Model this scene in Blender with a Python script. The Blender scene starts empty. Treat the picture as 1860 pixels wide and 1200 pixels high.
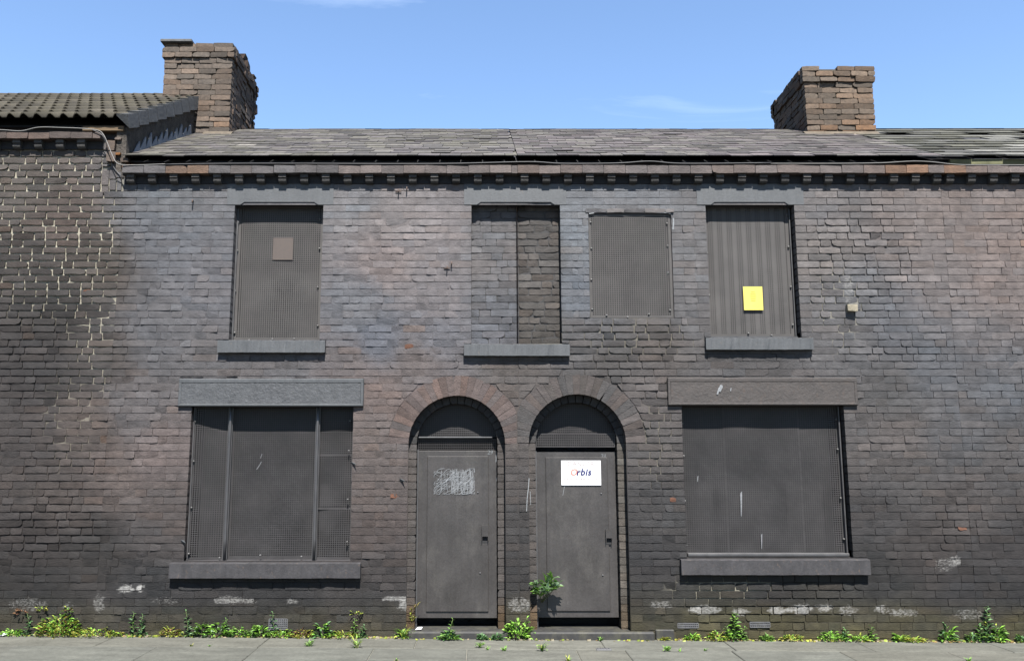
import bpy, math, random
from math import radians, sin, cos, tan, pi, sqrt, atan2
from mathutils import Vector, Matrix, noise

scene = bpy.context.scene
COL = scene.collection
R = random.Random(7)

# ------------------------------------------------------------------ camera, sky, sun, exposure
F = 1580.0; CX = 875.0; CY = 600.0; D0 = 8.5; EYE = 1.6; PITCH = radians(9.0)
cam_d = bpy.data.cameras.new('camera'); cam = bpy.data.objects.new('camera', cam_d); COL.objects.link(cam)
cam.location = (0, -D0, EYE); cam.rotation_euler = (radians(90) + PITCH, 0, 0)
cam_d.sensor_width = 36; cam_d.lens = 36 * F / 1860
cam_d.shift_x = (930 - CX) / 1860
cam_d.clip_start = 0.05; cam_d.clip_end = 3000
scene.camera = cam

SUN_EL = radians(57); SUN_AZ = radians(7)            # azimuth: degrees towards +X from straight behind the viewer
SUN_DIR = Vector((sin(SUN_AZ) * cos(SUN_EL), -cos(SUN_AZ) * cos(SUN_EL), sin(SUN_EL)))
world = bpy.data.worlds.new('World'); scene.world = world; world.use_nodes = True
wn = world.node_tree.nodes; wl = world.node_tree.links; wn.clear()
w_out = wn.new('ShaderNodeOutputWorld'); w_bg = wn.new('ShaderNodeBackground')
sky = wn.new('ShaderNodeTexSky'); sky.sky_type = 'NISHITA'; sky.sun_disc = False
sky.sun_elevation = SUN_EL; sky.sun_rotation = pi - SUN_AZ
sky.air_density = 1.0; sky.dust_density = 0.0; sky.ozone_density = 3.4; sky.altitude = 20
# thin cirrus, everywhere on the sky
w_tc = wn.new('ShaderNodeTexCoord'); w_map = wn.new('ShaderNodeMapping')
w_map.inputs['Scale'].default_value = (1.3, 2.2, 6.5); w_map.inputs['Rotation'].default_value = (0.0, radians(-9), radians(20))
w_map.inputs['Location'].default_value = (0.61, 0.2, 0.31)
w_n = wn.new('ShaderNodeTexNoise'); w_n.inputs['Scale'].default_value = 2.0; w_n.inputs['Detail'].default_value = 7
w_n.inputs['Roughness'].default_value = 0.55; w_n.inputs['Distortion'].default_value = 0.6
w_r = wn.new('ShaderNodeValToRGB'); w_r.color_ramp.elements[0].position = 0.63; w_r.color_ramp.elements[1].position = 0.95
w_r.color_ramp.elements[1].color = (0.34, 0.34, 0.34, 1)
w_mix = wn.new('ShaderNodeMixRGB'); w_mix.inputs[2].default_value = (7.6, 8.4, 9.4, 1)
w_m0 = wn.new('ShaderNodeMapping'); w_m0.inputs['Rotation'].default_value = (0, 0, radians(-8)); wl.new(w_tc.outputs['Generated'], w_m0.inputs['Vector']); wl.new(w_m0.outputs[0], w_map.inputs['Vector']); wl.new(w_map.outputs[0], w_n.inputs['Vector'])
wl.new(w_n.outputs['Fac'], w_r.inputs['Fac']); wl.new(w_r.outputs['Color'], w_mix.inputs[0])
wl.new(sky.outputs[0], w_mix.inputs[1]); wl.new(w_mix.outputs[0], w_bg.inputs['Color'])
w_bg.inputs['Strength'].default_value = 0.062
wl.new(w_bg.outputs[0], w_out.inputs['Surface'])

sun_d = bpy.data.lights.new('sun', 'SUN'); sun_d.energy = 5.0; sun_d.angle = radians(0.53); sun_d.color = (1.0, 0.97, 0.925)
sun = bpy.data.objects.new('sun', sun_d); COL.objects.link(sun)
sun.rotation_euler = (-SUN_DIR).to_track_quat('-Z', 'Y').to_euler(); sun.location = SUN_DIR * 30
scene.view_settings.view_transform = 'Standard'; scene.view_settings.look = 'None'
scene.view_settings.gamma = 1; scene.view_settings.use_curve_mapping = False
scene.view_settings.exposure = 2.15
scene.cycles.max_bounces = 6; scene.cycles.transparent_max_bounces = 8

# ------------------------------------------------------------------ survey helpers (photo measurement <-> wall position)
SP, CP = sin(PITCH), cos(PITCH)
def W(px, py, Y=0.0):
    """where a sight line meets the vertical plane at depth Y: returns X, Z"""
    a = (px - CX) / F; b = (CY - py) / F
    t = (Y + D0) / (CP - b * SP)
    return t * a, EYE + t * (SP + b * CP)
def WX(px, py, Y=0.0): return W(px, py, Y)[0]
def WZ(py, Y=0.0): return W(CX, py, Y)[1]
def P(X, Y, Z):
    dy = Y + D0; dz = Z - EYE
    dep = dy * CP + dz * SP; v = dz * CP - dy * SP
    return CX + F * X / dep, CY - F * v / dep, F / dep

def lin(c):
    c = c / 255.0
    return c / 12.92 if c <= 0.04045 else ((c + 0.055) / 1.055) ** 2.4
LIT = 3.5          # what a white upright surface in this sun comes out at
def alb(rgb, k=1.0): return tuple(min(0.9, lin(c) * k / LIT) for c in rgb)
def mixc(a, b, t): return tuple(a[i] * (1 - t) + b[i] * t for i in range(3))
def mul(a, k): return tuple(x * k for x in a)
def zg(X): return 0.028 - 0.0065 * X          # the street falls gently to the right

# ------------------------------------------------------------------ materials
def new_mat(name):
    m = bpy.data.materials.new(name); m.use_nodes = True
    nt = m.node_tree; nt.nodes.clear()
    out = nt.nodes.new('ShaderNodeOutputMaterial'); b = nt.nodes.new('ShaderNodeBsdfPrincipled')
    nt.links.new(b.outputs[0], out.inputs['Surface'])
    return m, nt, b
def N(nt, kind, **kw):
    n = nt.nodes.new(kind)
    for k, v in kw.items(): setattr(n, k, v)
    return n
def noise_node(nt, scale, detail=4, rough=0.55, vec=None, sc3=None):
    g = N(nt, 'ShaderNodeNewGeometry')
    src = g.outputs['Position']
    if sc3:
        mp = N(nt, 'ShaderNodeMapping'); mp.inputs['Scale'].default_value = sc3
        nt.links.new(src, mp.inputs['Vector']); src = mp.outputs[0]
    n = N(nt, 'ShaderNodeTexNoise'); n.inputs['Scale'].default_value = scale
    n.inputs['Detail'].default_value = detail; n.inputs['Roughness'].default_value = rough
    nt.links.new(src, n.inputs['Vector'])
    return n
def mrange(nt, src, a, b, c, d):
    m = N(nt, 'ShaderNodeMapRange'); m.clamp = True
    for i, v in enumerate((a, b, c, d)): m.inputs[i + 1].default_value = v
    nt.links.new(src, m.inputs[0]); return m.outputs[0]
def vmul(nt, col, fac):
    m = N(nt, 'ShaderNodeVectorMath', operation='SCALE')
    nt.links.new(col, m.inputs[0]); nt.links.new(fac, m.inputs['Scale']); return m.outputs[0]
def mixn(nt, fac, a, b):
    m = N(nt, 'ShaderNodeMixRGB')
    if isinstance(fac, (int, float)): m.inputs[0].default_value = fac
    else: nt.links.new(fac, m.inputs[0])
    for i, s in ((1, a), (2, b)):
        if isinstance(s, tuple): m.inputs[i].default_value = (*s[:3], 1)
        else: nt.links.new(s, m.inputs[i])
    return m.outputs[0]
def bump(nt, bsdf, h, strength, dist):
    b = N(nt, 'ShaderNodeBump'); b.inputs['Strength'].default_value = strength; b.inputs['Distance'].default_value = dist
    nt.links.new(h, b.inputs['Height']); nt.links.new(b.outputs[0], bsdf.inputs['Normal'])

def attr_mat(name, rough=0.8, mott=(0.72, 1.25), msc=22, bstr=0.6, bdist=0.004, bsc=70, spec=0.3, white=False, sc3=None, grit=False):
    """base colour from each piece's own colour, broken up with grain"""
    m, nt, b = new_mat(name)
    at = N(nt, 'ShaderNodeAttribute', attribute_name='col')
    n1 = noise_node(nt, msc, 6, 0.65, sc3=sc3)
    c = vmul(nt, at.outputs['Color'], mrange(nt, n1.outputs['Fac'], 0.28, 0.72, *mott))
    if white:
        nL = noise_node(nt, 2.6, 5, 0.6, sc3=(1, 1, 0.6)); c = vmul(nt, c, mrange(nt, nL.outputs['Fac'], 0.3, 0.7, 0.85, 1.14))
        nM = noise_node(nt, 8.5, 4, 0.6); c = vmul(nt, c, mrange(nt, nM.outputs['Fac'], 0.3, 0.7, 0.86, 1.14))
    if grit:
        nG = noise_node(nt, 26, 5, 0.75); c = vmul(nt, c, mrange(nt, nG.outputs['Fac'], 0.3, 0.62, 0.72, 1.06))
        nS = noise_node(nt, 1.4, 4, 0.6); c = vmul(nt, c, mrange(nt, nS.outputs['Fac'], 0.3, 0.7, 0.84, 1.12))
    n3 = noise_node(nt, 150, 2, 0.5)
    c = vmul(nt, c, mrange(nt, n3.outputs['Fac'], 0.3, 0.7, 0.88, 1.12))
    if white:
        n2 = noise_node(nt, 38, 5, 0.7, sc3=(1, 1, 2.0))
        add = N(nt, 'ShaderNodeMath', operation='ADD'); nt.links.new(n2.outputs['Fac'], add.inputs[0])
        sc = N(nt, 'ShaderNodeMath', operation='MULTIPLY'); sc.inputs[1].default_value = 0.52
        nt.links.new(at.outputs['Alpha'], sc.inputs[0]); nt.links.new(sc.outputs[0], add.inputs[1])
        c = mixn(nt, mrange(nt, add.outputs[0], 0.72, 1.12, 0, 0.8), c, (0.19, 0.185, 0.175))
    nt.links.new(c, b.inputs['Base Color'])
    nr = mrange(nt, n1.outputs['Fac'], 0.3, 0.7, rough - 0.1, min(1, rough + 0.1))
    nt.links.new(nr, b.inputs['Roughness']); b.inputs['Specular IOR Level'].default_value = spec
    nb = noise_node(nt, bsc, 6, 0.68, sc3=sc3)
    bump(nt, b, nb.outputs['Fac'], bstr, bdist)
    return m
def flat_mat(name, col, rough=0.7, mott=(0.85, 1.15), msc=14, bstr=0.3, bdist=0.002, bsc=60, spec=0.3, sc3=None, metal=0.0, dirt=None, streak=False):
    m, nt, b = new_mat(name)
    n1 = noise_node(nt, msc, 6, 0.65, sc3=sc3)
    rgb = N(nt, 'ShaderNodeRGB'); rgb.outputs[0].default_value = (*col, 1)
    c = vmul(nt, rgb.outputs[0], mrange(nt, n1.outputs['Fac'], 0.28, 0.72, *mott))
    if dirt:
        dcol, dsc, lo, hi, amt = dirt
        n2 = noise_node(nt, dsc, 7, 0.7, sc3=(1, 1, 0.55))
        c = mixn(nt, mrange(nt, n2.outputs['Fac'], lo, hi, 0, amt), c, dcol)
    if streak:
        n4 = noise_node(nt, 1.0, 5, 0.7, sc3=(26, 26, 1.6)); c = vmul(nt, c, mrange(nt, n4.outputs['Fac'], 0.3, 0.72, 1.10, 0.84))
        n5 = noise_node(nt, 70, 3, 0.6); c = vmul(nt, c, mrange(nt, n5.outputs['Fac'], 0.3, 0.7, 0.85, 1.15))
    nt.links.new(c, b.inputs['Base Color'])
    nt.links.new(mrange(nt, n1.outputs['Fac'], 0.3, 0.7, rough - 0.08, min(1, rough + 0.08)), b.inputs['Roughness'])
    b.inputs['Specular IOR Level'].default_value = spec; b.inputs['Metallic'].default_value = metal
    if bstr:
        nb = noise_node(nt, bsc, 6, 0.65); bump(nt, b, nb.outputs['Fac'], bstr, bdist)
    return m

M = {}
M['brick'] = attr_mat('painted_brick', 0.72, (0.68, 1.3), 17, 1.0, 0.0065, 78, 0.15, white=True, sc3=(0.75, 1, 1.35))
M['mortar'] = attr_mat('painted_mortar', 0.9, (0.7, 1.25), 30, 0.8, 0.005, 90, 0.15, white=True)
M['chimney'] = attr_mat('sooty_brick', 0.9, (0.6, 1.35), 26, 0.9, 0.006, 70, 0.2)
M['slate'] = attr_mat('roof_slate', 0.75, (0.68, 1.28), 16, 0.6, 0.003, 60, 0.15)
M['tile'] = attr_mat('mossy_concrete_tile', 0.9, (0.6, 1.35), 22, 0.7, 0.004, 80, 0.2)
M['paving'] = attr_mat('paving_concrete', 0.88, (0.74, 1.22), 4.0, 0.6, 0.003, 120, 0.25, sc3=(0.55, 2.2, 1), grit=True)
M['leaf'] = attr_mat('weed_leaf', 0.55, (0.8, 1.2), 40, 0.0, 0.001, 60, 0.35)
nt = M['leaf'].node_tree
_b = [n for n in nt.nodes if n.type == 'BSDF_PRINCIPLED'][0]
_tr = N(nt, 'ShaderNodeBsdfTranslucent'); _mx = N(nt, 'ShaderNodeMixShader'); _mx.inputs[0].default_value = 0.3
_at = N(nt, 'ShaderNodeAttribute', attribute_name='col'); nt.links.new(_at.outputs['Color'], _tr.inputs['Color'])
_o = [n for n in nt.nodes if n.type == 'OUTPUT_MATERIAL'][0]
nt.links.new(_b.outputs[0], _mx.inputs[1]); nt.links.new(_tr.outputs[0], _mx.inputs[2]); nt.links.new(_mx.outputs[0], _o.inputs['Surface'])
M['stone'] = flat_mat('painted_stone', alb((93, 96, 99)), 0.62, (0.82, 1.16), 9, 0.5, 0.003, 55, 0.35, dirt=(alb((138, 126, 114)), 26, 0.62, 0.74, 0.75), streak=True)
M['stone_rough'] = flat_mat('stippled_painted_stone', alb((92, 94, 97)), 0.6, (0.78, 1.2), 9, 1.0, 0.006, 42, 0.3, streak=True)
M['stone_dark'] = flat_mat('dark_painted_stone', alb((78, 76, 78)), 0.62, (0.78, 1.2), 9, 0.6, 0.004, 50, 0.25, dirt=(alb((132, 112, 96)), 30, 0.58, 0.72, 0.8), streak=True)
M['stone_worn'] = flat_mat('stippled_worn_stone', alb((84, 78, 75)), 0.7, (0.75, 1.22), 9, 1.0, 0.006, 42, 0.3, dirt=(alb((120, 98, 84)), 24, 0.55, 0.74, 0.5))
M['screen'] = flat_mat('painted_perforated_steel', alb((102, 99, 97)), 0.6, (0.82, 1.15), 5, 0.25, 0.004, 9, 0.15)
M['screen_dark'] = flat_mat('charcoal_perforated_steel', alb((84, 82, 82)), 0.45, (0.75, 1.2), 4, 0.5, 0.01, 6, 0.12)
M['steel'] = flat_mat('grey_steel_trim', alb((84, 83, 84)), 0.45, (0.8, 1.2), 9, 0.2, 0.002, 40, 0.5)
M['door'] = flat_mat('grey_brown_door_paint', alb((78, 74, 72)), 0.42, (0.84, 1.18), 2.6, 0.4, 0.012, 3.2, 0.35, dirt=(alb((122, 118, 112)), 4.5, 0.5, 0.8, 0.45), streak=True)
M['dark'] = flat_mat('unlit_interior', (0.012, 0.012, 0.013), 0.9, bstr=0)
M['wood'] = flat_mat('weathered_timber', (0.075, 0.052, 0.03), 0.85, (0.6, 1.3), 20, 0.5, 0.003, 60, 0.2, sc3=(0.1, 1, 1))
M['mossboard'] = flat_mat('mossy_board', alb((138, 138, 106)), 0.9, (0.6, 1.4), 14, 0.6, 0.004, 50, 0.1, sc3=(.4, 1, 1))
M['fascia'] = flat_mat('blackened_timber', (0.022, 0.022, 0.024), 0.85, (0.6, 1.4), 20, 0.5, 0.003, 60, 0.2)
M['cable'] = flat_mat('grey_cable', (0.10, 0.097, 0.092), 0.6, bstr=0)
M['cable_dark'] = flat_mat('black_cable', (0.03, 0.03, 0.032), 0.5, bstr=0)
M['lead'] = flat_mat('lead_flashing', (0.12, 0.123, 0.132), 0.6, (0.7, 1.2), 18, 0.3)
M['hung'] = flat_mat('dark_render', (0.04, 0.035, 0.03), 0.9, (0.4, 1.6), 12, 1.0, 0.02, 30, 0.15)
M['verge'] = flat_mat('grey_concrete_verge', (0.056, 0.057, 0.058), 0.9, (0.6, 1.3), 16, 0.8, 0.006, 40)
M['white'] = flat_mat('white_sign_board', (0.36, 0.36, 0.365), 0.35, (0.97, 1.03), 6, 0, spec=0.1)
M['yellow'] = flat_mat('yellow_sign_sheet', (0.33, 0.285, 0.055), 0.5, (0.95, 1.05), 6, 0)
M['yellow_ink'] = flat_mat('faded_ink_on_yellow', (0.2, 0.165, 0.02), 0.6, bstr=0)
M['brownpaper'] = flat_mat('faded_brown_notice', alb((104, 92, 85)), 0.7, (0.85, 1.12), 30, 0.1)
M['ink_blue'] = flat_mat('blue_ink', (0.006, 0.008, 0.05), 0.5, bstr=0)
M['ink_pink'] = flat_mat('faded_red_ink', (0.29, 0.085, 0.06), 0.5, bstr=0)
M['ink_faint'] = flat_mat('sunbleached_ink', (0.15, 0.12, 0.115), 0.5, bstr=0)
M['chalk'] = flat_mat('chalk', (0.115, 0.12, 0.125), 0.95, (0.6, 1.3), 60, 0)
M['chalk_faint'] = flat_mat('worn_chalk', (0.075, 0.08, 0.082), 0.95, (0.5, 1.4), 60, 0)
M['soil'] = flat_mat('soil', (0.055, 0.045, 0.032), 0.95, (0.5, 1.5), 30, 0.8, 0.01, 60, 0.1)
M['sand'] = flat_mat('jointing_sand', (0.105, 0.10, 0.082), 0.95, (0.6, 1.4), 30, 0.5)
M['asphalt'] = flat_mat('asphalt', (0.055, 0.055, 0.056), 0.9, (0.7, 1.3), 20, 0.8, 0.006, 160, 0.3)
M['kerb'] = flat_mat('kerb_granite', (0.12, 0.118, 0.113), 0.85, (0.75, 1.2), 20, 0.5)
M['step'] = flat_mat('blue_grey_painted_step', alb((80, 79, 78), .6), 0.7, (0.7, 1.25), 14, 0.5, 0.003, 50, 0.3, dirt=(alb((122, 119, 98), .7), 9, 0.45, 0.7, 0.8))
M['back'] = flat_mat('plain_rear_brick', (0.16, 0.11, 0.085), 0.9, (0.7, 1.3), 14, 0.6)
M['litter'] = flat_mat('white_paper', (0.5, 0.5, 0.52), 0.6, bstr=0)
M['bolt'] = flat_mat('bare_bolt_head', (0.055, 0.054, 0.052), 0.5, (0.6, 1.5), 60, 0, spec=.4)
M['iron'] = flat_mat('iron_vent', (0.05, 0.05, 0.052), 0.6, (0.7, 1.3), 30, 0.3)
M['spike'] = flat_mat('rusty_iron', (0.045, 0.03, 0.024), 0.8, bstr=0)

# ------------------------------------------------------------------ mesh builder
class MB:
    def __init__(s): s.v = []; s.f = []; s.c = []; s.sm = []
    def add(s, vs, fs, col=(1, 1, 1), smooth=False, alphas=None):
        o = len(s.v); s.v += vs
        if isinstance(col, list): s.c += col
        else: s.c += [(*col[:3], 0.0)] * len(vs)
        for f in fs: s.f.append(tuple(i + o for i in f)); s.sm.append(smooth)
    def box(s, x0, x1, y0, y1, z0, z1, col=(1, 1, 1), bev=0.0, jit=0.0, rnd=None):
        if bev <= 0:
            vs = [(x, y, z) for x in (x0, x1) for y in (y0, y1) for z in (z0, z1)]
            if jit: vs = [tuple(c + rnd.uniform(-jit, jit) for c in p) for p in vs]
            s.add(vs, [(0, 1, 3, 2), (4, 6, 7, 5), (0, 4, 5, 1), (2, 3, 7, 6), (0, 2, 6, 4), (1, 5, 7, 3)], col)
            return
        # chamfered box
        vs = []; idx = {}
        for ix, (xa, dx) in enumerate(((x0, 1), (x1, -1))):
            for iy, (ya, dy) in enumerate(((y0, 1), (y1, -1))):
                for iz, (za, dz) in enumerate(((z0, 1), (z1, -1))):
                    for ax in range(3):
                        p = [xa + dx * bev, ya + dy * bev, za + dz * bev]
                        p[ax] = (xa, ya, za)[ax]
                        idx[ix, iy, iz, ax] = len(vs); vs.append(tuple(p))
        fs = []
        for i in range(2):
            fs.append([idx[i, a, b, 0] for a, b in ((0, 0), (0, 1), (1, 1), (1, 0))][::1 if i == 0 else -1])
            fs.append([idx[a, i, b, 1] for a, b in ((0, 0), (1, 0), (1, 1), (0, 1))][::1 if i == 0 else -1])
            fs.append([idx[a, b, i, 2] for a, b in ((0, 0), (0, 1), (1, 1), (1, 0))][::1 if i == 0 else -1])
        for a in range(2):
            for b in range(2):
                e = [idx[a, b, 0, 0], idx[a, b, 1, 0], idx[a, b, 1, 1], idx[a, b, 0, 1]]; fs.append(e if a == b else e[::-1])
                e = [idx[a, 0, b, 0], idx[a, 0, b, 2], idx[a, 1, b, 2], idx[a, 1, b, 0]]; fs.append(e if a == b else e[::-1])
                e = [idx[0, a, b, 1], idx[1, a, b, 1], idx[1, a, b, 2], idx[0, a, b, 2]]; fs.append(e if a == b else e[::-1])
        for a in range(2):
            for b in range(2):
                for c in range(2):
                    t = [idx[a, b, c, k] for k in range(3)]; fs.append(t if (a + b + c) % 2 == 0 else t[::-1])
        s.add(vs, fs, col)
    def quad(s, a, b, c, d, col=(1, 1, 1)): s.add([a, b, c, d], [(0, 1, 2, 3)], col)
    def prism(s, prof, x0, x1, col=(1, 1, 1)):
        """profile in (y, z), extruded along X"""
        n = len(prof); vs = [(x0, y, z) for y, z in prof] + [(x1, y, z) for y, z in prof]
        fs = [(i, (i + 1) % n, n + (i + 1) % n, n + i) for i in range(n)] + [tuple(range(n))[::-1], tuple(range(n, 2 * n))]
        s.add(vs, fs, col)
    def plate(s, poly, y0, y1, col=(1, 1, 1)):
        """outline in (x, z), thickness along Y"""
        n = len(poly); vs = [(x, y0, z) for x, z in poly] + [(x, y1, z) for x, z in poly]
        fs = [(i, (i + 1) % n, n + (i + 1) % n, n + i) for i in range(n)] + [tuple(range(n))[::-1], tuple(range(n, 2 * n))]
        s.add(vs, fs, col)
    def tube(s, pts, r, n=6, col=(1, 1, 1), r2=None):
        rings = []
        for i, p in enumerate(pts):
            p = Vector(p); a = Vector(pts[max(0, i - 1)]); b = Vector(pts[min(len(pts) - 1, i + 1)])
            d = (b - a).normalized(); u = d.orthogonal().normalized()
            if abs(d.z) < 0.9: u = d.cross(Vector((0, 0, 1))).normalized()
            w = d.cross(u); rr = r if r2 is None else r + (r2 - r) * i / (len(pts) - 1)
            rings.append([tuple(p + u * rr * cos(2 * pi * k / n) + w * rr * sin(2 * pi * k / n)) for k in range(n)])
        vs = [q for g in rings for q in g]
        fs = [(i * n + k, i * n + (k + 1) % n, (i + 1) * n + (k + 1) % n, (i + 1) * n + k) for i in range(len(pts) - 1) for k in range(n)]
        fs += [tuple(range(n))[::-1], tuple(range((len(pts) - 1) * n, len(pts) * n))]
        s.add(vs, fs, col, True)

LOC = {}
def link(o, parent=None, loc=(0, 0, 0)):
    COL.objects.link(o); o.location = loc; LOC[o.name] = Vector(loc)
    if parent is not None:
        o.parent = parent; o.matrix_parent_inverse = Matrix.Translation(-LOC[parent.name])
    return o
def build(name, mb, mat, parent=None, loc=None):
    """one mesh object; origin at the middle of its foot unless loc is given"""
    xs = [p[0] for p in mb.v]; ys = [p[1] for p in mb.v]; zs = [p[2] for p in mb.v]
    if loc is None: loc = ((min(xs) + max(xs)) / 2, (min(ys) + max(ys)) / 2, min(zs))
    me = bpy.data.meshes.new(name)
    me.from_pydata([(p[0] - loc[0], p[1] - loc[1], p[2] - loc[2]) for p in mb.v], [], mb.f)
    ca = me.color_attributes.new('col', 'FLOAT_COLOR', 'POINT')
    flat = []
    for c in mb.c: flat += [c[0], c[1], c[2], c[3] if len(c) > 3 else 0.0]
    ca.data.foreach_set('color', flat)
    me.polygons.foreach_set('use_smooth', mb.sm)
    me.materials.append(M[mat]); me.update()
    return link(bpy.data.objects.new(name, me), parent, loc)
def empty(name, loc):
    o = bpy.data.objects.new(name, None); o.empty_display_size = 0.2
    return link(o, None, loc)
def tag(o, label=None, cat=None, group=None, kind=None):
    if label: o['label'] = label
    if cat: o['category'] = cat
    if group: o['group'] = group
    if kind: o['kind'] = kind
    return o

# ------------------------------------------------------------------ wall paint: the weathering of this particular wall
PAINT = [(40, 330, 92, 84, 78), (110, 400, 92, 80, 74), (180, 480, 84, 76, 70), (60, 480, 70, 64, 61), (100, 560, 62, 58, 56), (70, 680, 62, 58, 57),
 (180, 650, 80, 74, 71), (60, 800, 72, 66, 64), (150, 780, 90, 80, 75), (100, 900, 84, 76, 72), (200, 860, 104, 92, 87), (60, 980, 72, 66, 64), (60, 1060, 62, 59, 58),
 (180, 1000, 72, 68, 66), (60, 1110, 66, 64, 60), (300, 350, 102, 104, 108), (300, 430, 100, 101, 106), (380, 520, 104, 103, 107), (290, 600, 98, 97, 100), (360, 660, 95, 92, 93),
 (250, 740, 98, 93, 93), (290, 820, 110, 98, 95), (300, 920, 98, 89, 86), (270, 980, 84, 79, 78), (270, 1060, 66, 65, 66), (330, 1120, 62, 61, 62), (500, 1100, 62, 61, 62), (680, 1100, 66, 64, 63),
 (500, 660, 96, 93, 94), (640, 360, 116, 114, 116), (720, 390, 122, 115, 114), (700, 470, 126, 115, 113), (790, 430, 124, 117, 117), (790, 520, 118, 112, 113), (650, 560, 104, 105, 110),
 (680, 620, 98, 101, 110), (790, 610, 104, 103, 108), (640, 660, 104, 96, 95), (760, 660, 104, 95, 93), (690, 720, 112, 99, 95), (680, 800, 104, 95, 92), (690, 880, 100, 91, 88), (690, 960, 98, 88, 85), (690, 1040, 80, 75, 74),
 (900, 450, 104, 102, 103), (900, 560, 98, 99, 104), (975, 450, 84, 79, 75), (975, 560, 78, 74, 70), (1045, 420, 112, 115, 120), (1045, 540, 100, 104, 111), (1130, 350, 112, 113, 117), (1240, 480, 104, 102, 103), (1250, 560, 96, 94, 95),
 (1060, 620, 92, 90, 91), (1200, 625, 88, 82, 79), (1100, 660, 82, 78, 76), (940, 680, 92, 86, 83), (930, 760, 96, 88, 84), (940, 860, 84, 79, 77), (940, 960, 78, 75, 74), (940, 1050, 74, 71, 70), (940, 1110, 82, 76, 66),
 (1180, 720, 92, 86, 84), (1190, 820, 88, 83, 81), (1190, 920, 76, 74, 74), (1190, 1020, 68, 66, 67), (1190, 1110, 72, 70, 64), (1360, 655, 84, 81, 81), (1400, 1080, 66, 64, 63), (1400, 1130, 84, 79, 62), (1300, 1140, 74, 72, 62),
 (1500, 370, 112, 108, 108), (1500, 450, 112, 106, 103), (1560, 530, 102, 101, 103), (1640, 420, 116, 107, 104), (1760, 380, 120, 109, 105), (1840, 420, 122, 109, 104), (1700, 500, 116, 108, 106), (1820, 520, 120, 108, 104), (1620, 580, 98, 98, 102),
 (1780, 600, 106, 102, 103), (1540, 620, 96, 94, 95), (1700, 660, 92, 93, 97), (1820, 700, 92, 93, 97), (1620, 720, 86, 84, 84), (1740, 780, 88, 87, 89), (1630, 790, 94, 88, 86), (1830, 820, 84, 81, 81), (1650, 860, 84, 80, 79), (1760, 920, 86, 80, 78),
 (1590, 940, 76, 73, 73), (1680, 1000, 78, 72, 70), (1830, 1000, 74, 70, 70), (1600, 1060, 66, 65, 65), (1760, 1080, 66, 64, 65), (1600, 1120, 82, 78, 66), (1780, 1130, 74, 71, 64), (1840, 1110, 62, 61, 62)]
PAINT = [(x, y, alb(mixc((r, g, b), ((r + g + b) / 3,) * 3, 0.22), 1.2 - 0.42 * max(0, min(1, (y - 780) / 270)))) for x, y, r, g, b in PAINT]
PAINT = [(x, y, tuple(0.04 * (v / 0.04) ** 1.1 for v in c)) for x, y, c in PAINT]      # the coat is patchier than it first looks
_cache = {}
def paint(px, py):
    key = (int(px) // 6, int(py) // 6)
    if key in _cache: return _cache[key]
    s = 0; r = g = b = 0
    for x, y, c in PAINT:
        d2 = (x - px) ** 2 + (y - py) ** 2 + 260.0
        w = 1.0 / (d2 * d2); s += w; r += w * c[0]; g += w * c[1]; b += w * c[2]
    _cache[key] = (r / s, g / s, b / s); return _cache[key]
def blob(px, py, cx, cy, rx, ry):
    d = ((px - cx) / rx) ** 2 + ((py - cy) / ry) ** 2
    return max(0.0, 1.0 - d)
# where the pointing has perished: centre x, y, radii, depth 0..1
RAG = [(80, 400, 190, 260, 1.0), (90, 640, 170, 120, .6), (120, 860, 90, 70, .45), (100, 960, 120, 60, .8), (985, 500, 46, 170, .9), (1130, 620, 150, 60, .8), (1560, 470, 130, 150, .55), (1200, 800, 60, 130, .55),
       (1000, 960, 40, 120, .4), (1400, 1090, 190, 60, .7), (1620, 640, 120, 30, .5), (1110, 670, 120, 40, .7), (1730, 960, 60, 60, .3)]
def rag(px, py): return max([0.0] + [k * min(1, 1.6 * blob(px, py, x, y, rx, ry)) for x, y, rx, ry, k in RAG])
# bare mortar colour showing in the joints (0 = painted over, 1 = pale lime)
PALE = [(90, 400, 170, 200, .82), (190, 560, 80, 180, .6), (130, 760, 60, 110, .25), (1160, 610, 130, 40, .25), (1000, 580, 40, 70, .4), (1190, 800, 40, 90, .2), (1520, 560, 60, 90, .35), (1310, 1070, 120, 22, .5)]
def pale(px, py, left=True): return max([0.0] + [k * min(1, 1.5 * blob(px, py, x, y, rx, ry)) for x, y, rx, ry, k in PALE if (x < 210) == left])
WHITE = [(228, 1070, 16, 7, 1.0), (255, 1069, 10, 6, 1.0), (50, 1097, 40, 12, .5), (180, 1095, 12, 18, .6), (415, 1089, 30, 9, .72), (455, 1090, 14, 4, .7), (530, 1091, 14, 5, .7), (718, 1086, 24, 6, 1.0), (732, 1100, 8, 9, .9),
         (945, 1098, 24, 14, .62), (1280, 1107, 32, 8, .85), (1345, 1110, 18, 7, .8), (1412, 1108, 20, 7, .85), (1455, 1106, 22, 9, .95), (1498, 1103, 18, 7, .75), (1600, 1106, 12, 8, .8), (1640, 1112, 30, 9, .66), (1540, 1108, 20, 9, .6),
         (1735, 1018, 12, 10, .75), (1715, 1025, 20, 14, .5), (1545, 560, 9, 8, 1.0), (1541, 520, 10, 34, .62), (1200, 1098, 24, 8, .6), (1760, 1115, 30, 10, .5), (125, 1098, 14, 5, .55), (300, 1092, 30, 8, .45), (1315, 700, 9, 12, .7)]
def white(px, py):
    return max([0.0] + [k * min(1, 2.2 * blob(px, py, x, y, rx * 1.15, ry * 1.25)) for x, y, rx, ry, k in WHITE])
def mossy(px, py): return max(0, min(1, (py - 1085 - 0.004 * (px - 900)) / 70.0))

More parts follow.
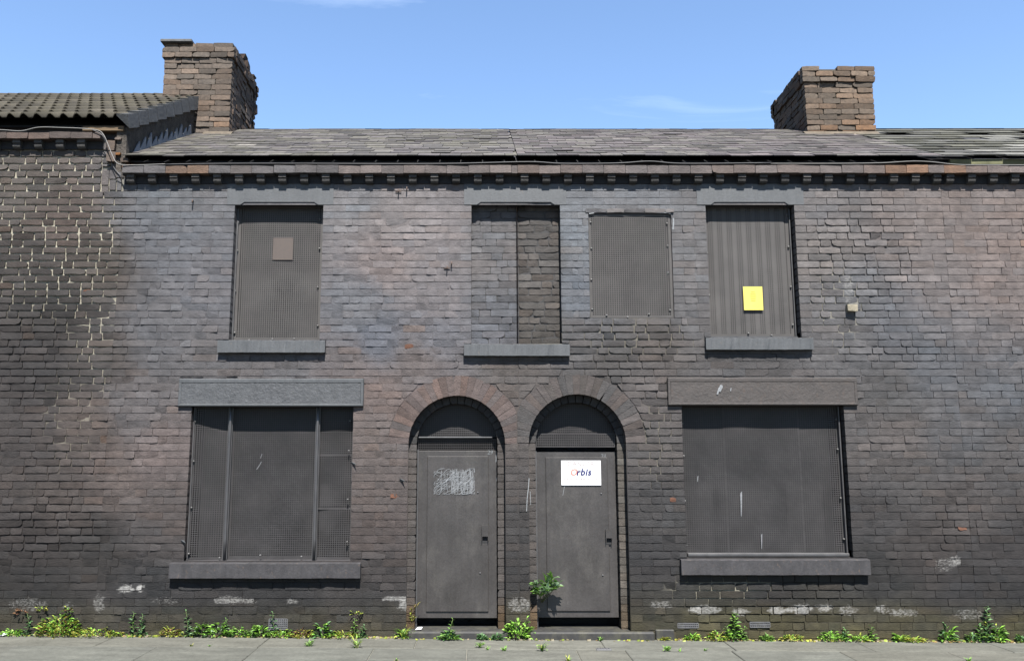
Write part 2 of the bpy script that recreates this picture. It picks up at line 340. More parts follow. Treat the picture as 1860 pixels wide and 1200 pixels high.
# ------------------------------------------------------------------ one brick
def brick(mb, q, yf, depth, rough, seed, tint=1.0, red=0.0, xray=None, painter=None):
    """q: four corners (x, z) bottom-left, bottom-right, top-right, top-left; front face worn, sides run back by depth"""
    rnd = random.Random(seed)
    nx, nz = 4, 2
    cx = sum(p[0] for p in q) / 4; cz = sum(p[1] for p in q) / 4
    px, py, _ = P(cx, yf, cz)
    rg0 = rag(px, py) if not painter else .8
    tone = rnd.gauss(1.0, 0.032 + 0.075 * rg0) * tint
    warm = rnd.gauss(0, 0.012) + red
    vs = []; cs = []; grid = {}
    chip = rnd.random() < 0.22 * rough; cc = rnd.choice((0, nx)); cr = rnd.choice((0, nz))
    ph = rnd.uniform(0, 100)
    tiltx = rnd.gauss(0, 0.0025) * (0.4 + rough); tiltz = rnd.gauss(0, 0.002) * (0.4 + rough)
    for j in range(nz + 1):
        for i in range(nx + 1):
            u, v = i / nx, j / nz
            xb = q[0][0] + (q[1][0] - q[0][0]) * u; xt = q[3][0] + (q[2][0] - q[3][0]) * u
            zb = q[0][1] + (q[1][1] - q[0][1]) * u; zt = q[3][1] + (q[2][1] - q[3][1]) * u
            x = xb + (xt - xb) * v; z = zb + (zt - zb) * v
            edge = i in (0, nx) or j in (0, nz); corner = i in (0, nx) and j in (0, nz)
            if edge:
                k = 0.0006 + 0.0022 * rough
                x += rnd.uniform(-k, k); z += rnd.uniform(-k, k)
            if corner:
                k = 0.0008 + 0.004 * rough
                x += (cx - x) / (abs(cx - x) + 1e-6) * k * rnd.random(); z += (cz - z) / (abs(cz - z) + 1e-6) * k * rnd.random() * 0.8
            if chip and i == cc and j == cr: x += (cx - x) * 0.12; z += (cz - z) * 0.3
            rel = rough * 0.0048 * noise.noise((x * 19, z * 42, ph)) + rough * rnd.uniform(-.0014, .0014) + (0.0004 + 0.0007 * rough) * (1 if not edge else 0)
            y = yf - rel + tiltx * (u - .5) * 2 + tiltz * (v - .5) * 2 + (0.0014 * rough * rnd.random() if edge else 0)
            grid[i, j] = len(vs); vs.append((x, y, z))
            if painter: c = painter(x, z); a = 0.0
            else:
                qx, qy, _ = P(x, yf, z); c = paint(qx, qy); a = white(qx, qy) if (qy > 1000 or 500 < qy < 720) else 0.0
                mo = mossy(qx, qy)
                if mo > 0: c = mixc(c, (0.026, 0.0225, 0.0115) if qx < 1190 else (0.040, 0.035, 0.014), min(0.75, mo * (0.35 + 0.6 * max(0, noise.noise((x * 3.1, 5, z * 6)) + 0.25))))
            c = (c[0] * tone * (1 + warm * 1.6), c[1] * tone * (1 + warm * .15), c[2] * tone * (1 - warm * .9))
            cs.append((*c, a))
    fs = [(grid[i, j], grid[i + 1, j], grid[i + 1, j + 1], grid[i, j + 1]) for i in range(nx) for j in range(nz)]
    ring = [(i, 0) for i in range(nx)] + [(nx, j) for j in range(nz)] + [(i, nz) for i in range(nx, 0, -1)] + [(0, j) for j in range(nz, 0, -1)]
    n = len(ring)
    if rough > 2:
        mb.add(vs + [(vs[grid[k]][0], yf + depth, vs[grid[k]][2]) for k in ring],
               fs + [(grid[ring[k]], len(vs) + k, len(vs) + (k + 1) % n, grid[ring[(k + 1) % n]]) for k in range(n)], cs + [cs[grid[k]] for k in ring], True)
    else:
        mb.add(vs, fs, cs, True)
        f2 = [vs[grid[k]] for k in ring]
        mb.add(f2 + [(p[0], yf + depth, p[2]) for p in f2], [(k, n + k, n + (k + 1) % n, (k + 1) % n) for k in range(n)], [cs[grid[k]] for k in ring] * 2)

# ------------------------------------------------------------------ street: ground, pavement, kerb, road
g = MB(); g.quad((-900, -900, -0.45), (900, -900, -0.45), (900, 900, -0.45), (-900, 900, -0.45))
tag(build('ground', g, 'soil', loc=(0, 0, -0.45)), kind='structure')
rd = MB(); rd.quad((-60, -13.5, zg(-60) - 0.13), (60, -13.5, zg(60) - 0.13), (60, -2.35, zg(60) - 0.13), (-60, -2.35, zg(-60) - 0.13))
tag(build('road', rd, 'asphalt', loc=(0, -8, -0.1)), kind='structure')
kb = MB()
for k in range(-16, 17):
    x0, x1 = k * 0.915, k * 0.915 + 0.907
    vs = []
    kb.box(x0, x1, -2.36, -2.21, zg((x0 + x1) / 2) - 0.35, zg((x0 + x1) / 2) - 0.002, bev=0.012)
tag(build('kerb', kb, 'kerb'), kind='structure')
pvb = MB(); pvb.quad((-40, -2.22, zg(-40) - 0.009), (40, -2.22, zg(40) - 0.009), (40, 0.3, zg(40) - 0.009), (-40, 0.3, zg(-40) - 0.009))
pav = tag(build('pavement', pvb, 'sand', loc=(0, -1, 0)), kind='structure')
def slab(x0, x1, y0, y1, col, rnd, dz=0.0):
    mb = MB(); vs = []; t = 0.05; b = 0.006
    tl = [rnd.uniform(-.004, .004) for _ in range(4)]
    def zz(x, y):
        u = (x - x0) / (x1 - x0); v = (y - y0) / (y1 - y0)
        return zg(x) + dz + (tl[0] * (1 - u) + tl[1] * u) * (1 - v) + (tl[2] * (1 - u) + tl[3] * u) * v - 0.012 * y * 0
    top = [(x0 + b, y0 + b), (x1 - b, y0 + b), (x1 - b, y1 - b), (x0 + b, y1 - b)]
    out = [(x0, y0), (x1, y0), (x1, y1), (x0, y1)]
    vs = [(x, y, zz(x, y)) for x, y in top] + [(x, y, zz(x, y) - b) for x, y in out] + [(x, y, zz(x, y) - t) for x, y in out]
    fs = [(0, 1, 2, 3)] + [(4 + k, 4 + (k + 1) % 4, (k + 1) % 4, k) for k in range(4)] + [(8 + k, 8 + (k + 1) % 4, 4 + (k + 1) % 4, 4 + k) for k in range(4)]
    mb.add(vs, fs, col)
    return build('paving_slab', mb, 'paving', pav)
rnd = random.Random(21)
PC = alb((151, 151, 140), 0.66)
rows = [(-0.475, -0.012, [-9.5, -8.4, -7.3, -6.3, -5.4, -4.62, -3.43, -1.98, -0.60, 1.10, 2.25, 3.48, 4.7, 5.9, 7.0, 8.1, 9.2]),
        (-1.09, -0.482, [-9.6, -8.7, -7.8, -6.9, -6.0, -5.0, -4.1, -2.86, -1.97, -0.95, -0.13, 0.83, 1.26, 2.2, 3.15, 4.1, 5.1, 6.0, 7.0, 8.0, 9.0]),
        (-1.70, -1.097, [-9.3, -8.4, -7.5, -6.6, -5.6, -4.7, -3.6, -2.5, -1.5, -0.5, 0.4, 1.4, 2.3, 3.2, 4.2, 5.2, 6.2, 7.2, 8.2, 9.2]),
        (-2.20, -1.707, [-9.6, -8.6, -7.6, -6.6, -5.6, -4.6, -3.6, -2.6, -1.6, -0.6, 0.4, 1.4, 2.4, 3.4, 4.4, 5.4, 6.4, 7.4, 8.4, 9.4])]
for y0, y1, xs in rows:
    for a, b in zip(xs, xs[1:]):
        k = rnd.gauss(1, 0.035); w = rnd.uniform(-.015, .02)
        slab(a + 0.0025, b - 0.0025, y0, y1, (PC[0] * k * (1 + w), PC[1] * k, PC[2] * k * (1 - w)), rnd)
# small iron cover let into a slab
ic = MB(); X, _ = W(1086, 1182); ic.box(X - .075, X + .06, -0.50, -0.425, zg(X) - 0.02, zg(X) + 0.007, bev=0.004)
for k in range(5): ic.box(X - .06 + k * .024, X - .05 + k * .024, -0.49, -0.435, zg(X) + 0.007, zg(X) + 0.011)
build('stopcock_cover', ic, 'iron', pav)

# ------------------------------------------------------------------ houses
GAUGE = 0.0725; ZL = WZ(372)                       # one joint runs along the upper lintels' undersides
X_L, X_29, X_31, X_R = -7.0, -3.64, 0.36, 4.66     # left neighbour | 29 | 31 | right neighbour
X_END = 7.7
RIDGE_Y = 2.5; BACK_Y = 5.05
CORN_T, CORN_B = WZ(300, -.095), WZ(314, -.095)
LCORN_T, LCORN_B = WZ(240, -.095), WZ(251, -.095)
def op(pxl, pxr, pym, top, bot, Y=0):
    return dict(x0=WX(pxl, pym), x1=WX(pxr, pym), z1=WZ(top), z0=WZ(bot))
UL = op(421, 584, 495, 372, 617); UM = op(856, 1019, 495, 372, 624); UR = op(1286, 1449, 490, 372, 613)
FL = op(1070, 1222, 482, 387, 577)
GL = op(341, 639, 880, 738, 1018); GR = op(1243, 1541, 872, 736, 1012)
def door_geo(pl, pr, crown):
    x0, x1 = WX(pl, 800), WX(pr, 800); r = (x1 - x0) / 2
    return dict(cx=(x0 + x1) / 2, r=r, zc=WZ(crown) - r, z0=-0.2, ro=r + 0.195)
DL = door_geo(742, 917.5, 718); DR = door_geo(960.5, 1137, 715.5)
MID = (DL['cx'] + DR['cx']) / 2

def rect(px0, px1, py0, py1, Y=0):  # photo rectangle on plane Y -> x0,x1,z0,z1
    pm = (py0 + py1) / 2
    return (WX(px0, pm, Y), WX(px1, pm, Y), WZ(py1, Y), WZ(py0, Y))
LIN = {'UL': rect(413, 606, 334, 372), 'UM': rect(843, 1028, 334, 372), 'UR': rect(1265, 1459, 334, 372), 'GL': rect(326, 661, 688, 738), 'GR': rect(1212, 1555, 686, 736)}
SIL = {'UL': rect(398, 592, 617, 641), 'UM': rect(843, 1034, 624, 647), 'UR': rect(1280, 1474, 613, 636), 'GL': rect(311, 656, 1018, 1048), 'GR': rect(1235, 1576, 1012, 1042)}

houses = {}
def house(key, x0, x1, label):
    o = empty('terraced_house', ((x0 + x1) / 2, 0, zg((x0 + x1) / 2)))
    tag(o, label, 'house', 'terrace of brick houses'); houses[key] = dict(o=o, x0=x0, x1=x1); return o
house('L', X_L, X_29, 'taller neighbouring house at left edge with tiled roof and pale mortar joints')
house('29', X_29, X_31, 'boarded-up grey house with scribbled door 29 and triple-panel mesh window')
house('31', X_31, X_END if False else X_R, 'boarded-up dark house with door 31 and white sign, slate roof at right')
house('R', X_R, X_END, 'windowless brick house front at right edge under broken slipped slates')

def cuts_for(row_z0, row_z1, x0, x1, occ, doors):
    """free pieces of a course: list of (xl, xr, za, zb, jambL, jambR, clipfun)"""
    pieces = [(x0, x1, row_z0, row_z1, False, False)]
    for (a, b, c, d, isop) in occ:                   # x0 x1 z0 z1
        new = []
        for (l, r, za, zb, jl, jr) in pieces:
            if d <= za + 1e-4 or c >= zb - 1e-4 or b <= l or a >= r: new.append((l, r, za, zb, jl, jr)); continue
            if a > l: new.append((l, a, za, zb, jl, isop))
            if b < r: new.append((b, r, za, zb, isop, jr))
            if c - za > 0.02: new.append((max(l, a), min(r, b), za, c - 0.004, False, False))
            if zb - d > 0.02: new.append((max(l, a), min(r, b), d + 0.004, zb, False, False))
        pieces = new
    return pieces

def fill_course(l, r, k, jl, jr, stretch, rnd):
    """brick ends along one course"""
    out = []; J = 0.005
    S, H = 0.2205, 0.107
    xs = l; xe = r; tail = []
    if jl:
        w = S if (k // 1) % 2 == 0 else H
        w = min(w, r - l); out.append((xs, xs + w, True)); xs += w + J
    if jr and xe - xs > 0.12:
        w = S if (k // 1) % 2 == 0 else H
        w = min(w, xe - xs); tail.append((xe - w, xe, True)); xe -= w + J
    if xe - xs < 0.03: return out + tail
    if stretch: unit = [S]; per = S + J; off = (k % 2) * (S + J) / 2
    else: unit = [S, H]; per = S + H + 2 * J; off = (k % 2) * per / 2 + 0.03 * ((k * 7) % 5 - 2) + 0.02 * ((k * 3) % 4 - 1.5) + rnd.uniform(-.03, .03)
    start = math.floor((xs - off) / per) * per + off
    x = start; i = 0; seq = []
    while x < xe:
        w = unit[i % len(unit)]
        seq.append([max(x, xs), min(x + w, xe)]); x += w + J; i += 1
    seq = [s_ for s_ in seq if s_[1] - s_[0] > 0.0]
    # merge slivers into their neighbours
    i = 0
    while i < len(seq):
        if seq[i][1] - seq[i][0] < 0.055 and len(seq) > 1:
            if i == 0: seq[1][0] = seq[0][0]; seq.pop(0); continue
            seq[i - 1][1] = seq[i][1]; seq.pop(i); continue
        i += 1
    if seq:
        if seq[0][0] - xs > 0.012 or seq[0][0] > xs: seq[0][0] = xs
        if xe - seq[-1][1] > 0: seq[-1][1] = xe
    for a, b in seq:
        if b - a > 0.012: out.append((a, b, False))
    return out + tail

STRETCH = {-3, -2, -1, 0, 1, 12 + 10, 22, 23, 37, 38, 52, 53, 60}
def front_wall(key, ztop, occ, doors):
    h = houses[key]; x0, x1 = h['x0'], h['x1']; root = h['o']
    # ---- mortar bed, a continuous sheet with the openings left out
    mb = MB()
    opens = [o for o in occ if o[4]]
    xs = set([x0, x1]); zs = set([-0.25, ztop])
    n = int((x1 - x0) / 0.09)
    xs |= set(x0 + (x1 - x0) * i / n for i in range(n + 1)); zs |= set(-0.25 + (ztop + 0.25) * i / 50 for i in range(51))
    holes = [(o[0], o[1], o[2], o[3]) for o in opens] + [(d['cx'] - d['r'], d['cx'] + d['r'], -0.25, d['zc'] + d['r']) for d in doors]
    for a, b, c, d in holes:
        xs |= {a, b}; zs |= {c, d}
    xs = sorted(x for x in xs if x0 <= x <= x1); zs = sorted(zs)
    idx = {}
    vs = []; cs = []
    def mv(x, z):
        k = (round(x, 5), round(z, 5))
        if k in idx: return idx[k]
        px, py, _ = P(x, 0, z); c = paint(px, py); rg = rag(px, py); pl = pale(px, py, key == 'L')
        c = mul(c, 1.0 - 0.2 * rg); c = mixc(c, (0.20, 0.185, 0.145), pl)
        mo = mossy(px, py); c = mixc(c, (0.024, 0.021, 0.011), mo * 0.6)
        idx[k] = len(vs); vs.append((x, 0.0024 + 0.010 * rg, z)); cs.append((*c, white(px, py))); return idx[k]
    fs = []
    for xa, xb in zip(xs, xs[1:]):
        for za, zb in zip(zs, zs[1:]):
            xm, zm = (xa + xb) / 2, (za + zb) / 2
            if any(a < xm < b and c < zm < d for a, b, c, d in holes): continue
            fs.append((mv(xa, za), mv(xb, za), mv(xb, zb), mv(xa, zb)))
    mb.add(vs, fs, cs)
    for d in doors:
        m = 28; zt = d['zc'] + d['r']
        for i in range(m):
            a0 = pi - pi * i / m; a1 = pi - pi * (i + 1) / m
            pa = (d['cx'] + d['r'] * cos(a0), d['zc'] + d['r'] * sin(a0)); pb = (d['cx'] + d['r'] * cos(a1), d['zc'] + d['r'] * sin(a1))
            c = paint(*P(pa[0], 0, pa[1])[:2])
            mb.quad((pa[0], 0.003, pa[1]), (pb[0], 0.003, pb[1]), (pb[0], 0.003, zt), (pa[0], 0.003, zt), c)
    wall = build('front_wall', mb, 'mortar', root, loc=((x0 + x1) / 2, 0.003, 0))
    # ---- bricks
    items = []
    k0 = math.floor((ZL - ztop) / GAUGE) - 1
    for k in range(k0, 66):
        zb_ = ZL - k * GAUGE; za_ = zb_ - GAUGE
        za, zb = za_ + 0.0033, min(zb_ - 0.0033, ztop)
        if zb - za < 0.02 or zb < -0.06: continue
        for (l, r, pa, pb, jl, jr) in cuts_for(za, zb, x0 + 0.001, x1 + (0.004 if key == 'L' else -0.001), occ, doors):
            segs = [(l, r, jl, jr)]
            arcs = []
            for d in doors:                      # keep clear of the arch rings and door openings
                zc = d['zc']; zm = (pa + pb) / 2
                if zm < zc: hw = d['r']
                elif zm < zc + d['ro']: hw = sqrt(max(0, d['ro'] ** 2 - (zm - zc) ** 2))
                else: continue
                new = []
                for (sl, sr, a, b) in segs:
                    if d['cx'] + hw <= sl or d['cx'] - hw >= sr: new.append((sl, sr, a, b)); continue
                    if d['cx'] - hw - 0.006 > sl: new.append((sl, d['cx'] - hw - 0.006, a, zm < zc))
                    if d['cx'] + hw + 0.006 < sr: new.append((d['cx'] + hw + 0.006, sr, zm < zc, b))
                segs = new
            for (sl, sr, a, b) in segs:
                if sr - sl < 0.03: continue
                for (ba, bb, smooth) in fill_course(sl, sr, k, a, b, k in STRETCH, R):
                    za2, zb2 = pa, pb
                    q = [[ba, za2], [bb, za2], [bb, zb2], [ba, zb2]]
                    for d in doors:              # ends beside a ring follow its curve
                        for ci in range(4):
                            x, z = q[ci]
                            if z > d['zc'] and (x - d['cx']) ** 2 + (z - d['zc']) ** 2 < (d['ro'] + .03) ** 2:
                                hw = sqrt(max(0, (d['ro'] + .006) ** 2 - (z - d['zc']) ** 2))
                                if ci in (0, 3) and abs(ba - (d['cx'] + hw)) < 0.06 and ba > d['cx']: q[ci][0] = d['cx'] + hw
                                if ci in (1, 2) and abs(bb - (d['cx'] - hw)) < 0.06 and bb < d['cx']: q[ci][0] = d['cx'] - hw
                    items.append((q, k, smooth, a and ba == sl or b and bb == sr))
    out = []
    for n_, (q, k, smooth, jamb) in enumerate(items):
        xm = (q[0][0] + q[1][0]) / 2; zm = (q[0][1] + q[2][1]) / 2
        px, py, s = P(xm, 0, zm)
        rg = rag(px, py)
        fl = 0.12 if (smooth or (k in STRETCH and k < 3)) else (0.35 if k in STRETCH else 0.75)
        if px > 1600: fl = min(fl, 0.5)
        rough = max(0.08, min(1, fl + 0.25 * rg + R.uniform(-.15, .15)))
        g_ = -0.0006 + 0.004 * rg
        cxm = xm
        gz_ = -0.0006 + 0.0046 * rg
        qq = [(p[0] + (g_ if p[0] < cxm else -g_) if x0 + .01 < p[0] < x1 - .01 else (p[0] - .005 if p[0] < cxm else p[0] + .005) if False else p[0], p[1] + (gz_ if p[1] < zm else -gz_)) for p in q]
        yf = -0.0020 + (R.uniform(-.0022, .0010) if not smooth else R.uniform(-.001, .0008)) * (0.5 + rough)
        red = 0.0; t = R.random()
        if t < 0.08: red = 0.035
        if t < 0.004 and not smooth and py < 1040: red = 0.14
        if 630 < px < 720 and 640 < py < 1000: red += 0.01
        tint = 1.0
        if key == 'R' and R.random() < .12: red += .02
        b = MB(); brick(b, qq, yf, 0.12 if jamb else 0.035, rough, n_ * 13 + hash(key) % 1000 if False else n_ * 13 + {'L': 1, '29': 2, '31': 3, 'R': 4}[key] * 100003, tint, red)
        vis = -60 < px < 1920
        out.append(((q[1][0] - q[0][0]) * (q[2][1] - q[0][1]) * s * s if vis else 0, b))
    out.sort(key=lambda t: -t[0])
    for a, b in out[:296]: build('brick', b, 'brick', wall)
    rest = MB()
    for a, b in out[296:]:
        o = len(rest.v); rest.v += b.v; rest.c += b.c; rest.f += [tuple(i + o for i in f) for f in b.f]; rest.sm += b.sm
    if rest.v: tag(build('brickwork', rest, 'brick', wall), kind='stuff')
    return wall

def occ_rect(r, isop=False): return (r[0], r[1], r[2], r[3], isop)
def occ_open(o): return (o['x0'], o['x1'], o['z0'], o['z1'], True)
front_wall('L', LCORN_B, [occ_rect((WX(184, 322), X_29, WZ(346), WZ(303)))], [])
front_wall('29', CORN_B, [occ_open(UL), occ_open(GL), occ_rect(LIN['UL']), occ_rect(LIN['GL']), occ_rect(SIL['UL']), occ_rect(SIL['GL']),
                          (UM['x0'], X_31, UM['z0'], UM['z1'], True), occ_rect((LIN['UM'][0], X_31, LIN['UM'][2], LIN['UM'][3])), occ_rect((SIL['UM'][0], X_31, SIL['UM'][2], SIL['UM'][3]))], [DL, DR])
front_wall('31', CORN_B, [occ_open(UR), occ_open(GR), occ_open(FL), occ_rect(LIN['UR']), occ_rect(LIN['GR']), occ_rect(SIL['UR']), occ_rect(SIL['GR']),
                          (X_31, UM['x1'], UM['z0'], UM['z1'], True), occ_rect((X_31, LIN['UM'][1], LIN['UM'][2], LIN['UM'][3])), occ_rect((X_31, SIL['UM'][1], SIL['UM'][2], SIL['UM'][3]))], [DL, DR])
front_wall('R', CORN_B, [], [])

# soldier bricks of the patched corner of the left house
cw = [c for c in houses['L']['o'].children if c.name.startswith('front_wall')][0]
for (a, b, c, d) in ((185, 197.5, 308, 336), (185, 197, 338, 350), (199, 211, 302, 325), (199, 210.5, 327, 345), (212.5, 221, 300, 322), (212.5, 220.5, 324, 346)):
    r = rect(a, b, c, d); mb = MB(); brick(mb, [(r[0], r[2]), (r[1], r[2]), (r[1], r[3]), (r[0], r[3])], -0.004, 0.05, 0.15, a * 7, 1.0, 0.02)
    build('soldier_brick', mb, 'brick', cw)

# ---- rear and gable shells so that the houses are solid
for key in houses:
    h = houses[key]; zt = (LCORN_T if key == 'L' else CORN_T) + 0.03; zr = (6.30 if key == 'L' else 5.90)
    mb = MB(); x0, x1 = h['x0'], h['x1']
    mb.quad((x1, BACK_Y, -.3), (x0, BACK_Y, -.3), (x0, BACK_Y, zt), (x1, BACK_Y, zt))
    for x, s in ((x0 + 0.004, 1), (x1 - 0.004, -1)):
        mb.add([(x, 0.05, -.3), (x, BACK_Y, -.3), (x, BACK_Y, zt), (x, RIDGE_Y, zr), (x, 0.05, zt)], [(0, 1, 2, 3, 4) if s < 0 else (4, 3, 2, 1, 0)])
    build('rear_wall', mb, 'back', h['o'])

# ------------------------------------------------------------------ cornices with dentils
def cornice(key, x0, x1, zt, zb, broken=()):
    h = houses[key]; rnd = random.Random(hash(key) % 7 + 3 if False else len(key) * 11 + int(abs(x0) * 10))
    core = MB(); core.box(x0, x1, -0.08, 0.1, zb + 0.004, zt - 0.014, alb((70, 68, 68))); core.box(x0, x1, -0.012, 0.06, zb - 0.085, zb - 0.002, alb((66, 66, 68)))
    c = build('cornice', core, 'mortar', h['o'])
    x = x0; i = 0
    while x < x1 - 0.05:
        w = min(0.2165, x1 - x); mb = MB()
        px, py, _ = P(x + w / 2, -.1, zb)
        red = 0.0 + (0.3 if any(abs(px - b) < 20 for b in broken) else rnd.choice((0, 0, .02, .05)))
        base = alb((118, 109, 106)) if px > 600 else alb((104, 100, 100))
        if key == 'L': base = alb((104, 92, 86))
        dy = rnd.uniform(-.004, .004); dz = rnd.uniform(-.004, .003); dt = rnd.uniform(-.012, 0) if rnd.random() < .3 else 0
        brick(mb, [(x + .0008, zb + dz), (x + w - .0008, zb + dz), (x + w - .0008, zt + dz + dt), (x + .0008, zt + dz)], -0.095 + dy, 0.16, 0.3, i * 31 + int(x0 * 100), 1.0, red, painter=lambda a, b: base)
        build('cornice_brick', mb, 'brick', c)
        x += 0.2180; i += 1
    x = x0 + 0.035
    while x < x1 - 0.07:
        mb = MB(); z = zb - 0.003; p = rnd.uniform(-.003, .003)
        prof = [(0.02, z), (-0.070 + p, z), (-0.072 + p, z - 0.034), (-0.054 + p, z - 0.040), (-0.054 + p, z - 0.046), (-0.064 + p, z - 0.056), (-0.058 + p, z - 0.072), (-0.042 + p, z - 0.086), (-0.012, z - 0.090), (0.02, z - 0.090)]
        mb.prism(prof, x, x + 0.076, mul(alb((92, 90, 88)), rnd.uniform(.85, 1.25)))
        build('dentil', mb, 'brick', c)
        x += 0.2195
    return c
cornice('L', X_L, WX(183, 245, -.095), LCORN_T, LCORN_B)
cornice('29', WX(222, 306, -.095), X_31, CORN_T, CORN_B, (330, 342, 355))
cornice('31', X_31, X_R, CORN_T, CORN_B, (1640, 1680))
cornice('R', X_R, X_END, CORN_T, CORN_B, (1710, 1735))

# ------------------------------------------------------------------ roofs
def roof_deck(key, x0, x1, ze, zr, ye, mat='fascia', drop=0.03):
    mb = MB(); h = houses[key]
    mb.add([(x0, ye, ze - drop), (x1, ye, ze - drop), (x1, RIDGE_Y, zr - drop), (x0, RIDGE_Y, zr - drop),
            (x0, 2 * RIDGE_Y - ye, ze - drop), (x1, 2 * RIDGE_Y - ye, ze - drop)], [(0, 1, 2, 3), (3, 2, 5, 4)])
    mb.box(x0, x1, 0.03, 0.055, (LCORN_T if key == 'L' else CORN_T) - 0.03, ze - 0.0)
    return build('roof', mb, mat, h['o'])
def slope(ye, ze, zr):
    L = sqrt((RIDGE_Y - ye) ** 2 + (zr - ze) ** 2)
    return (RIDGE_Y - ye) / L, (zr - ze) / L, L
def slate(roof, x0, x1, s0, length, ye, ze, dy, dz, lift, thick, col, skew=0.0, name='slate', rnd=None, headlift=0.0, coll=None):
    """a slate on the slope from distance s0 up to s0+length, tail lifted"""
    ny, nz = -dz, dy
    def pt(x, s, n): return (x, ye + s * dy + n * ny, ze + s * dz + n * nz)
    c = 0.0
    vs = [pt(x0, s0 + skew, lift), pt(x1, s0 - skew, lift), pt(x1, s0 + length, headlift), pt(x0, s0 + length, headlift),
          pt(x0, s0 + skew, lift + thick), pt(x1, s0 - skew, lift + thick), pt(x1, s0 + length, headlift + thick), pt(x0, s0 + length, headlift + thick)]
    mb = MB() if coll is None else coll
    mb.add(vs, [(3, 2, 1, 0), (4, 5, 6, 7), (0, 1, 5, 4), (1, 2, 6, 5), (2, 3, 7, 6), (3, 0, 4, 7)], col)
    if coll is None: build(name, mb, 'slate', roof)
YE = -0.075; ZE = WZ(286, YE); ZR = WZ(236, RIDGE_Y)
def slate_roof(key, x0, x1, seed, palette, ragged=False, tint=1.0):
    rnd = random.Random(seed)
    roof = roof_deck(key, x0, x1, ZE, ZR, YE + 0.05)
    dy, dz, L = slope(YE, ZE, ZR); g = 0.172; k = 0
    g = 0.252 if ragged else g
    while k * g < L - 0.11:
        s0 = k * g; w = 0.34 if ragged else 0.216; x = x0 - (w / 2 if k % 2 else 0) - 0.02
        wob = rnd.uniform(-.006, .006)
        while x < x1:
            ww = w * rnd.uniform(.93, 1.05); a, b = max(x, x0), min(x + ww, x1)
            if b - a > 0.05:
                px, py, _ = P((a + b) / 2, YE + s0 * dy, ZE + s0 * dz)
                c = mul(rnd.choice(palette), rnd.uniform(.66, 1.3) * (1.35 if rnd.random() < .04 else 1))
                if ragged:
                    if rnd.random() < 0.09 and s0 < L - .6: x += ww; continue
                    slate(roof, a + .002, b - .002, s0 + rnd.uniform(-.02, .02), min(rnd.uniform(.19, .27), L - s0), YE, ZE, dy, dz, rnd.uniform(.014, .022), 0.012, c, rnd.gauss(0, .004), headlift=.008)
                else:
                    slip = rnd.uniform(-.008, .008) + wob * .6
                    if rnd.random() < 0.015: slip -= rnd.uniform(.015, .03)
                    slate(roof, a + .003, b - .003, s0 + slip, min(0.42, L - s0 + 0.02), YE, ZE, dy, dz, 0.014 + rnd.uniform(0, .006) + (rnd.random() < .03) * .006, 0.009, c, rnd.gauss(0, .004))
            x += ww
        k += 1
    # rear slope, plain
    mb = MB()
    for kk in range(14):
        s = kk * 0.2
        mb.add([(x0, 2 * RIDGE_Y - (YE + s * dy), ZE + s * dz + .02), (x1, 2 * RIDGE_Y - (YE + s * dy), ZE + s * dz + .02), (x1, 2 * RIDGE_Y - (YE + (s + .22) * dy), ZE + (s + .22) * dz), (x0, 2 * RIDGE_Y - (YE + (s + .22) * dy), ZE + (s + .22) * dz)], [(3, 2, 1, 0)], palette[0])
    build('rear_slope', mb, 'slate', roof)
    # ridge tiles
    x = x0
    while x < x1 - 0.02:
        w = min(0.45, x1 - x); mb = MB(); zz = ZR - 0.012 + rnd.uniform(-.006, .006)
        prof = [(RIDGE_Y - .13, zz - .045), (RIDGE_Y - .03, zz + .012), (RIDGE_Y, zz + .02), (RIDGE_Y + .03, zz + .012), (RIDGE_Y + .13, zz - .045), (RIDGE_Y, zz - .01)]
        if not ragged or True: mb.prism(prof, x + .003, x + w - .003, mul(palette[1], rnd.uniform(.8, 1.2))); build('ridge_tile', mb, 'slate', roof)
        x += w
    return roof
SL = [alb((144, 139, 133), .66), alb((130, 126, 123), .66), alb((152, 147, 140), .66), alb((138, 132, 131), .66), alb((144, 140, 129), .66)]
SLP = [alb((146, 137, 136), .66), alb((136, 128, 128), .66), alb((150, 143, 140), .66)]
SLM = [alb((138, 136, 124), .66), alb((122, 120, 106), .66), alb((154, 152, 144), .66)]
slate_roof('29', X_29 + 0.0, X_31, 5, SL)
slate_roof('31', X_31, X_R, 9, SL[:4] + SLP)
slate_roof('R', X_R, X_END, 12, SLM, ragged=True)
mb = MB(); mb.box(WX(1726, 294, -.03), X_END, -.035, .01, WZ(299, -.03), WZ(289, -.03), bev=.004); build('eaves_board', mb, 'mossboard', houses['R']['o'])

